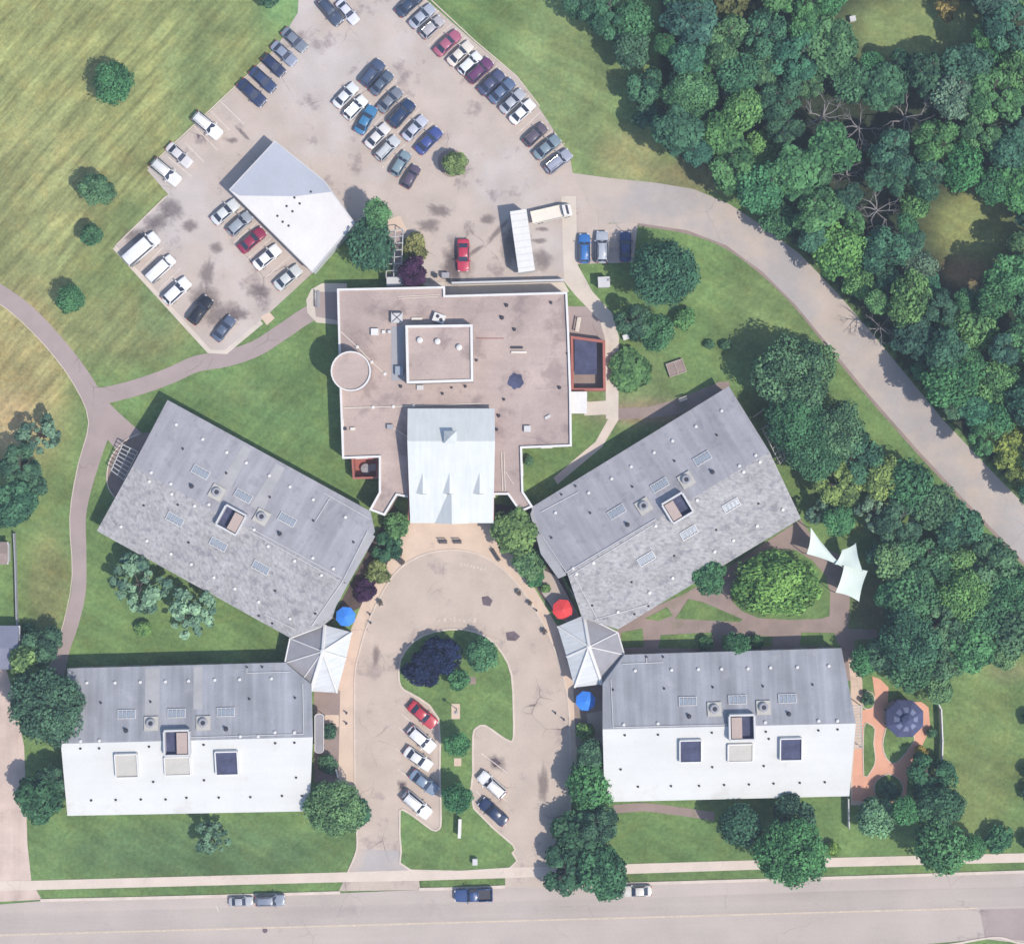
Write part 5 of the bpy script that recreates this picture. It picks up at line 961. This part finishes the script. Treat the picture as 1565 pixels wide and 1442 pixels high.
TRUNK = [trunk_mesh(3), trunk_mesh(8)]
def dead_mesh(seed, n, depth, spread):
    g = random.Random(seed); mb = MB()
    for i in range(n): a = i * 6.283 / n + g.uniform(-.5, .5); limb(mb, Vector((0, 0, .4 + .05 * i)), Vector((math.cos(a), math.sin(a), spread)), .5, .028, depth, g)
    return mb.mesh('branches', M['deadbark'], True)
DEAD = [dead_mesh(5, 8, 3, .5), dead_mesh(9, 7, 3, .45), dead_mesh(14, 7, 3, .35)]
TG = random.Random(4); NT = [0]
def tree(px, py, r, kind, tint, label, group=None, name='tree', cat='tree', sx=1.0, sy=1.0, h=None, ang=None, zs=0.85, oversize=1.10):
    """r = crown radius in photo pixels"""
    NT[0] += 1; R = r * S * oversize; top = h if h else 1.2 * R + 1.6 + min(R, 3) * 0.5
    if name == 'shrub': top = h if h else R * 1.25 + 0.3
    zc = max(top - R * zs * 0.9, R * zs * 0.55); p = P(px, py, zc + R * 0.25); k = NT[0]
    t = thing(name, label, cat, (p.x, p.y, 0), TG.uniform(0, 6.28) if ang is None else ang, group)
    if kind == 'dead':
        link('trunk', TRUNK[k % 2], t, (0, 0, 0), None, (R * .5, R * .5, zc * .7)); link('branches', DEAD[k % 3], t, (0, 0, zc * .45), None, (R, R, R * .8)); return t
    if name != 'shrub': link('trunk', TRUNK[k % 2], t, (0, 0, 0), None, (R * .9, R * .9, zc + R * .15))
    if kind in 'ab' and r >= 44: kind = 'L'
    ms = CR[kind]; c = link('crown', ms[k % len(ms)], t, (0, 0, zc), None, (R * sx, R * sy, R * zs)); c.color = (*tint, 1); return t
DK, MD, LT, BR, OL, GY, BG, YL, PL = (.64, .74, .85), (.92, 1.0, .98), (1.25, 1.25, 1.05), (1.75, 1.65, 1.0), (1.5, 1.2, .8), (1.25, 1.15, 1.5), (.60, .82, .90), (2.4, 1.7, .8), (1.9, 1.75, 1.9)
T = tree
GM = 'lone trees in the meadow'
T(171, 126, 32, 'a', (.6, .92, .8), 'large round dark green tree alone in the dry meadow', GM); T(144, 287, 27, 'b', MD, 'ragged-edged meadow tree with a pointed top outline', GM); T(137, 358, 17, 's', (.65, .85, .8), 'smallest round tree in the meadow', GM); T(106, 458, 23, 'a', (.7, 1.0, .85), 'medium round meadow tree above the curved asphalt path', GM)
T(412, -6, 17, 's', DK, 'dark tree cut by the top edge above the meadow parking row')
T(57, 664, 33, 'f', GY, 'greyish thin tree in the dry grass left of the path junction', h=7); T(28, 712, 33, 'b', DK, 'dark tree at the left edge below the greyish thin tree'); T(22, 768, 36, 'b', BG, 'blue-green dark tree at the left edge above the garden fence'); T(52, 745, 20, 's', DK, 'small dark tree beside the left edge pair')
T(212, 893, 46, 'f', (1.6, 1.45, 1.8), 'feathery grey-green tree against the grey wing', h=8); T(288, 936, 38, 'f', (2.1, 1.85, 2.3), 'paler feathery grey tree on the lawn right of its darker twin', h=7.5); T(218, 960, 13, 's', BR, 'small bright green shrub below the feathery trees', name='shrub', cat='shrub')
T(36, 1012, 27, 's', (1.6, 1.4, 1.0), 'light olive tree in front of the blue-grey house'); T(66, 1085, 62, 'a', (.62, .72, .85), 'big dark tree overhanging the grey and white wing by the lane', h=11); T(62, 985, 30, 'b', DK, 'dark tree in shade behind the light olive tree', h=6); T(42, 962, 12, 's', MD, 'small shrub at the house corner by the fence', name='shrub', cat='shrub')
T(56, 1225, 35, 'b', (.55, .75, .72), 'dark bushy tree between the gravel lane and the white roof'); T(78, 1192, 24, 'b', DK, 'smaller dark tree touching the white roof corner'); T(322, 1284, 27, 'f', (1.2, 1.15, 1.4), 'greyish young tree alone on the front lawn', h=6)
T(510, 1240, 47, 'a', LT, 'light green broad tree at the corner of the drive and white roof', h=9); T(541, 1240, 24, 's', BG, 'darker green side tree leaning over the drive'); T(503, 1118, 13, 's', DK, 'dark shrub beside the grey walkway canopy', name='shrub', cat='shrub'); T(499, 1168, 16, 's', MD, 'green shrub beside the short white fence', name='shrub', cat='shrub')
T(566, 372, 38, 'a', (.5, .68, .78), 'dark tree between the garage and the white pergola', h=8, sy=1.15, ang=0); T(576, 324, 22, 'a', (1.1, 1.35, 1.1), 'fresh green tree at the top of the pergola', h=9); T(634, 374, 22, 'y', (1, 1, .9), 'variegated yellow-green shrub right of the pergola', name='shrub', cat='shrub', h=3); T(630, 413, 25, 'p', (1.3, .8, .9), 'purple-leaved tree against the north parapet', h=6); T(592, 408, 10, 's', OL, 'small olive shrub left of the pergola', name='shrub', cat='shrub')
T(1018, 412, 52, 'b', (.5, .72, .82), 'very large dark tree beside the navy car', h=11, sx=1.1); T(1003, 506, 30, 'a', (.65, .9, .8), 'dark green tree between two lighter ones on the east lawn', h=7); T(968, 492, 26, 'b', DK, 'dark shaded tree nearest the white chest', h=8); T(1046, 485, 18, 's', (1.15, 1.35, .95), 'small light green shrubby tree on the east lawn', name='shrub', cat='shrub')
T(965, 562, 34, 's', (1.0, 1.08, .75), 'low flat-topped pale green shrub beside the concrete path', name='shrub', cat='shrub', h=1.9, zs=.42); T(1110, 527, 9, 's', MD, 'low shrub on the east lawn, left of a twin shrub', name='shrub', cat='shrub'); T(1085, 527, 8, 's', MD, 'low shrub on the open lawn towards the raised bed', name='shrub', cat='shrub')
T(604, 803, 21, 's', (1.1, 1.2, .85), 'mid green shrub beside the left corner of the entrance hall', name='shrub', cat='shrub', h=3.2); T(592, 836, 24, 'b', (.5, .7, .72), 'dark shrub in the bed below the hall corner', name='shrub', cat='shrub', h=3.5); T(577, 872, 21, 'y', (.8, .95, .8), 'yellow-green shrub above the purple one', name='shrub', cat='shrub', h=2.6); T(558, 903, 20, 'p', (1.1, .7, .85), 'purple-leaved shrub above the blue umbrella', name='shrub', cat='shrub', h=2.6)
T(788, 812, 37, 'b', (1.45, 1.25, .85), 'large light olive-green tree right of the entrance hall', h=7); T(808, 862, 25, 'b', LT, 'light green tree in the bed along the eastern wing', h=5); T(815, 882, 16, 's', (.7, 1.1, .9), 'small deep green shrub at the bottom of the entrance bed', name='shrub', cat='shrub'); T(834, 899, 8, 's', BR, 'tiny bright shrub above the red umbrella', name='shrub', cat='shrub')
T(808, 703, 8, 's', MD, 'tiny shrub against the inner parapet corner', name='shrub', cat='shrub')
T(646, 1024, 33, 'p', (.30, .80, .85), 'blackish navy-leaved tree at the drive loop, nearer the red sedan', h=5); T(672, 1001, 31, 'p', (.30, .85, .95), 'blackish navy-leaved tree at the head of the loop lawn', h=5); T(736, 1001, 28, 'a', (.75, 1.0, .95), 'dark green tree at the right of the loop lawn', h=6); T(702, 1040, 17, 's', (.85, 1.2, .95), 'small green tree below the navy-leaved pair', h=4); T(698, 1138, 20, 'a', (.75, 1.15, .9), 'round green tree between the two sets of bays', h=5); T(698, 1222, 24, 'a', (.6, 1.0, .85), 'dark round tree just above the white sign', h=6)
T(903, 1202, 40, 'a', (.9, 1.3, .95), 'bright green broad tree beside the white roof and drive', h=7); T(903, 1152, 23, 'b', DK, 'dark tree just above the bright broad tree', h=6); T(886, 1272, 42, 'b', (.55, .72, .72), 'dark ragged tree below the bright broad tree', h=6.5); T(918, 1262, 28, 'b', DK, 'dark tree squeezed between ragged tree and lawn', h=8); T(868, 1328, 40, 'b', (.5, .68, .75), 'dark street tree nearest the drive mouth', h=6); T(920, 1330, 42, 'b', (.58, .85, .8), 'dark green street tree overhanging the kerb', h=7.5); T(894, 1117, 15, 's', BR, 'bright yellow-green shrub below the lower blue umbrella', name='shrub', cat='shrub')
T(1134, 1262, 34, 'a', (.48, .66, .76), 'dark round tree left of the huge street tree', h=8); T(1211, 1310, 57, 'a', (.72, 1.1, .8), 'huge round green tree overhanging the street', h=12); T(1213, 1252, 36, 'b', DK, 'dark tree behind the huge street tree', h=7); T(1274, 1297, 12, 's', (2.2, 1.9, .8), 'yellow-green shrub right of the huge street tree', name='shrub', cat='shrub')
T(1129, 987, 22, 'a', (.62, .92, .78), 'dark round tree at the eaves facing the brown paths', h=5); T(1079, 984, 12, 's', (.7, .9, .7), 'dark shrub left of the tree at the eaves', name='shrub', cat='shrub'); T(1156, 980, 12, 's', (.7, .9, .7), 'dark shrub right of the tree at the eaves', name='shrub', cat='shrub')
T(1083, 881, 26, 'b', (.75, 1.05, .9), 'mid green tree at the wing edge left of the bright tree', h=6); T(1190, 893, 66, 'a', (1.9, 1.9, .95), 'large bright light-green tree in the brown courtyard', h=9, sx=1.16, sy=.80, ang=0)
G_B = 'belt of trees between the eastern wing and the access road'
for a in ((1213, 572, 62, 'a', MD, 'broad tree at the north tip of the belt'), (1243, 560, 40, 'a', LT, 'lighter crown on the road side of the belt tip'), (1218, 640, 52, 'b', (.62, .92, .82), 'deep green tree beside the gable pergola'), (1282, 655, 46, 'a', MD, 'mid green tree on the road side below the belt tip'),
          (1247, 690, 44, 'a', (.62, .85, .82), 'dark tree beside the wing gable, above the olive trees'), (1315, 700, 38, 'b', BG, 'blue-green tree on the road side of the olive trees'), (1285, 738, 36, 'b', (2.0, 1.5, .9), 'olive-yellow tree nearer the wing'), (1348, 733, 33, 'b', (2.0, 1.5, .9), 'olive-yellow tree nearer the road'), (1392, 740, 40, 'a', (.65, .95, .85), 'dark green tree against the access road, by the olive pair'),
          (1252, 782, 20, 'f', GY, 'thin greyish tree at the south-east wing corner'), (1283, 795, 27, 'a', (.7, 1.05, .85), 'round green tree above the pale sails'), (1336, 785, 28, 'f', (1.6, 1.35, 1.7), 'grey bare-looking tree in the middle of the belt'), (1375, 800, 36, 'b', DK, 'dark tree right of the grey bare-looking one'), (1430, 775, 38, 'a', MD, 'mid green tree on the road edge'), (1468, 808, 36, 'b', BG, 'blue-green tree on the road edge, further along'),
          (1342, 848, 18, 'b', DK, 'dark narrow tree right of the sails'), (1370, 855, 36, 'a', LT, 'light green tree near the sails'), (1412, 858, 42, 'b', (.8, 1.0, .9), 'mid green tree in the belt middle'), (1463, 862, 30, 'a', (1.35, 1.4, .95), 'light green small crown in the belt'), (1475, 905, 44, 'a', (1.35, 1.5, .95), 'bright broad crown in the lower belt'), (1518, 862, 40, 'b', MD, 'mid green road-side tree near the photo edge'), (1552, 905, 44, 'b', (.65, .95, .85), 'dark green tree at the right photo edge by the road'),
          (1366, 908, 28, 'b', (.55, .85, .8), 'dark tree below and right of the sails'), (1395, 915, 42, 'a', (.75, 1.0, .9), 'green tree in the lower belt above the clearing'), (1440, 950, 40, 'b', MD, 'mid green tree under the bright broad crown'), (1510, 940, 42, 'a', (.7, .95, .88), 'deep green tree right of the bright broad crown'), (1555, 965, 42, 'a', MD, 'mid green tree at the right photo edge'), (1487, 990, 38, 'b', (.85, 1.2, .95), 'fresh green tree along the olive lawn'), (1535, 1000, 26, 'a', LT, 'light green tree over the olive lawn edge'), (1452, 1010, 34, 'b', MD, 'green tree at the olive lawn corner'),
          (1390, 978, 52, 'a', (.55, .78, .85), 'very large dark tree above the gazebo'), (1392, 1022, 40, 'a', (.8, 1.0, .9), 'lighter crown in front of the very large dark one'), (1352, 1000, 28, 'b', DK, 'dark tree left of the lighter crown near the gazebo'), (1322, 1012, 24, 'a', (.7, 1.1, .9), 'small green tree by the wing end walkway'), (1437, 1055, 24, 'a', LT, 'light green tree above the white garden fence'), (1408, 1052, 17, 'b', OL, 'olive shrubby tree just above the gazebo')):
    T(*a, group=G_B)
for a in ((1326, 1068, 10, 'b', DK, 'dark shrub in the small oval bed'), (1357, 1206, 17, 'b', DK, 'dark shrub in the round bed of the pink garden'), (1408, 1149, 12, 'y', (1.3, 1.0, .5), 'yellow shrub beside the pink path'), (1425, 1120, 9, 's', MD, 'small shrub along the white garden fence')): T(*a, name='shrub', cat='shrub')
T(1340, 1250, 34, 'a', (1.3, 1.4, 1.45), 'pale grey-green tree below the pink garden', h=5.5); T(1386, 1240, 23, 'a', (.75, 1.2, .9), 'green tree between pale grey-green and dark ones', h=7); T(1425, 1190, 37, 'b', (.5, .75, .75), 'dark tree at the fence end of the pink garden', h=6); T(1434, 1232, 36, 'b', (.52, .7, .72), 'dark tree behind the street-corner tree', h=8); T(1441, 1297, 43, 'a', (.85, 1.15, .9), 'green broad tree over the pavement at the south-east', h=9); T(1488, 1297, 21, 'a', (.8, 1.2, .9), 'small round tree beside the pavement, next to the broad one', h=5); T(1529, 1284, 21, 's', (.6, .9, .8), 'low dark green bush by the pavement near the right edge', name='shrub', cat='shrub', sx=1.2)
for y, l in ((1100, 'dark evergreen at the right edge beside the upper olive lawn'), (1180, 'dark evergreen at the right edge midway down the lawn'), (1212, 'dark evergreen at the right edge next to its twin'), (1285, 'dark evergreen at the right edge by the pavement')): T(1576, y, 14, 's', DK, l, h=2.4)
T(695, 250, 20, 'b', (1.6, 1.2, .9), 'olive-brown tree on the small bed in the upper lot', h=4.5)
T(1450, 10, 20, 'y', (1.5, 1.15, .95), 'cream-flowering round tree in the top clearing', h=4)
for a in ((893, 2, 30, 'b', BG, 'dark blue-green tree at the top edge of the grass bank'), (935, 22, 36, 'b', (.6, .85, .9), 'dark tree above the grass bank, left of the denser wood'), (965, 75, 32, 'b', DK, 'dark tree on the shaded slope of the grass bank'), (985, 130, 28, 'b', BG, 'blue-green tree at the wood margin by the grass bank'), (970, 30, 34, 'a', (.7, 1.0, .9), 'mid green tree at the top beside the wood margin'), (990, 175, 22, 'b', DK, 'small dark tree at the wood margin corner')): T(*a, group='trees on the grass bank')
# the wood: every crown a tree, placed by dart throwing inside its outline
DEADP = [(1262, 172, 40, 'bare grey tree left of the forked pale one in the wood'), (1388, 176, 46, 'pale forked bare tree in the middle of the wood'), (1318, 190, 36, 'greyish bare tree between the two other bare ones'), (1345, 318, 40, 'bare leaning tree with one long pale branch'), (1300, 262, 30, 'grey bare crown above the long pale branch'), (1352, 498, 28, 'greyish bare tree beside the straight access road')]
for a, b, r, l in DEADP: T(a, b, r, 'dead', MD, l, group='bare trees in the wood', h=9.5)
FIX = [(1058, 138, 46, 'a', (1.1, 1.35, 1.15), 'broad fresh green crown at the wood margin by the grass bank'), (1165, 226, 28, 'a', (1.5, 1.65, 1.05), 'bright oval light-green crown inside the wood'), (1318, 428, 30, 'a', (1.35, 1.5, 1.0), 'light green crown beside the road bend'), (1490, 500, 40, 'a', (1.3, 1.45, 1.05), 'light green broad crown below the round clearing'), (1530, 590, 46, 'a', (1.25, 1.45, 1.05), 'broad light green crown at the right edge of the wood'),
       (1550, 680, 34, 'b', (2.6, 1.7, .8), 'golden yellow tree at the right edge along the road'), (1562, 725, 24, 'b', (2.3, 1.55, .8), 'smaller golden tree below the larger golden one'), (1120, 8, 40, 'y', (.55, .6, .55), 'olive-yellow mottled tree at the top edge of the wood'), (1195, 330, 32, 'a', (.8, 1.05, .95), 'green tree bulging over the access road bend'), (1400, 310, 26, 'a', (1.2, 1.4, 1.0), 'light green tree left of the round clearing')]
placed = [(a[0], a[1], a[2]) for a in FIX] + [(a, b, r) for a, b, r, l in DEADP]
for a in FIX: T(*a, group='crowns of the wood')
CLEAR = [(1400, 20, 98, 62), (1340, 20, 45, 60), (1487, 352, 74, 56), (1474, 404, 40, 30)]
LAND = [('round olive clearing', 1480, 365), ('forked pale bare tree', 1388, 176), ('top clearing', 1390, 50), ('access road bend', 1185, 345), ('grass bank margin', 1005, 130), ('straight access road', 1420, 615), ('bright oval crown', 1165, 226), ('upper right photo corner', 1560, 40), ('olive-yellow mottled tree', 1120, 8), ('golden tree', 1550, 680), ('bare leaning tree', 1345, 318), ('light crown at the bend', 1318, 428)]
WG = random.Random(21); TN = [('dark', (.56, .74, .86), 'b'), ('deep green', (.66, .98, .86), 'a'), ('mid green', (.85, 1.05, .85), 'b'), ('blue-green', (.58, .82, 1.0), 'b'), ('grey-green', (1.05, 1.02, 1.25), 'a'), ('light green', (1.2, 1.35, .9), 'a')]
new = []
for rmin, tries in ((34, 2500), (26, 2500), (19, 3500)):
    for _ in range(tries):
        x, y = WG.uniform(1000, 1590), WG.uniform(-25, 800); r = rmin * WG.uniform(.92, 1.15)
        if not bool(inside(np.array([x]), np.array([y]), FOREST)[0]) or y > 800 - max(0, 1565 - x) * 0.0: continue
        if not all(bool(inside(np.array([x + r * .8 * math.cos(t)]), np.array([y + r * .8 * math.sin(t)]), FOREST)[0]) for t in (2.0, 2.6, 3.1, 1.4, .9)): continue
        if any(((x - cx) / (rx + r * .75)) ** 2 + ((y - cy) / (ry + r * .75)) ** 2 < 1 for cx, cy, rx, ry in CLEAR): continue
        if any((x - a) ** 2 + (y - b) ** 2 < ((r + q) * .70) ** 2 for a, b, q in placed): continue
        placed.append((x, y, r)); w = (5, 6, 5, 3, 3 if x > 1380 and y < 330 else 1, 3 if y > 380 or x < 1220 else 1); new.append((x, y, r, WG.choices(range(6), w)[0]))
keys = {}
for x, y, r, k in new:
    li = min(LAND, key=lambda l: (l[1] - x) ** 2 + (l[2] - y) ** 2); dx, dy = x - li[1], y - li[2]; ds = 'right of' if dx > abs(dy) else 'left of' if -dx > abs(dy) else 'below' if dy > 0 else 'above'
    keys.setdefault((k, 'broad' if r > 30 else 'medium' if r > 22 else 'small', ds, li[0]), []).append((math.hypot(dx, dy), x, y, r))
for (k, sz, ds, ln), L_ in keys.items():
    for i, (d_, x, y, r) in enumerate(sorted(L_)):
        extra = '' if len(L_) == 1 else (', nearest to it' if i == 0 else ', farthest from it' if i == len(L_) - 1 else ', between two like it')
        T(x, y, r, TN[k][2], tuple(c * WG.uniform(.9, 1.1) for c in TN[k][1]), f'{sz} {TN[k][0]} crown {ds} the {ln}{extra}', group='crowns of the wood', sx=WG.uniform(.85, 1.25), sy=WG.uniform(.85, 1.2), h=5.5 + r * S * 1.4 + WG.uniform(-1.2, 1.6), oversize=1.12)
# understorey bushes closing the gaps
print('trees', NT[0], 'wood', len(new))
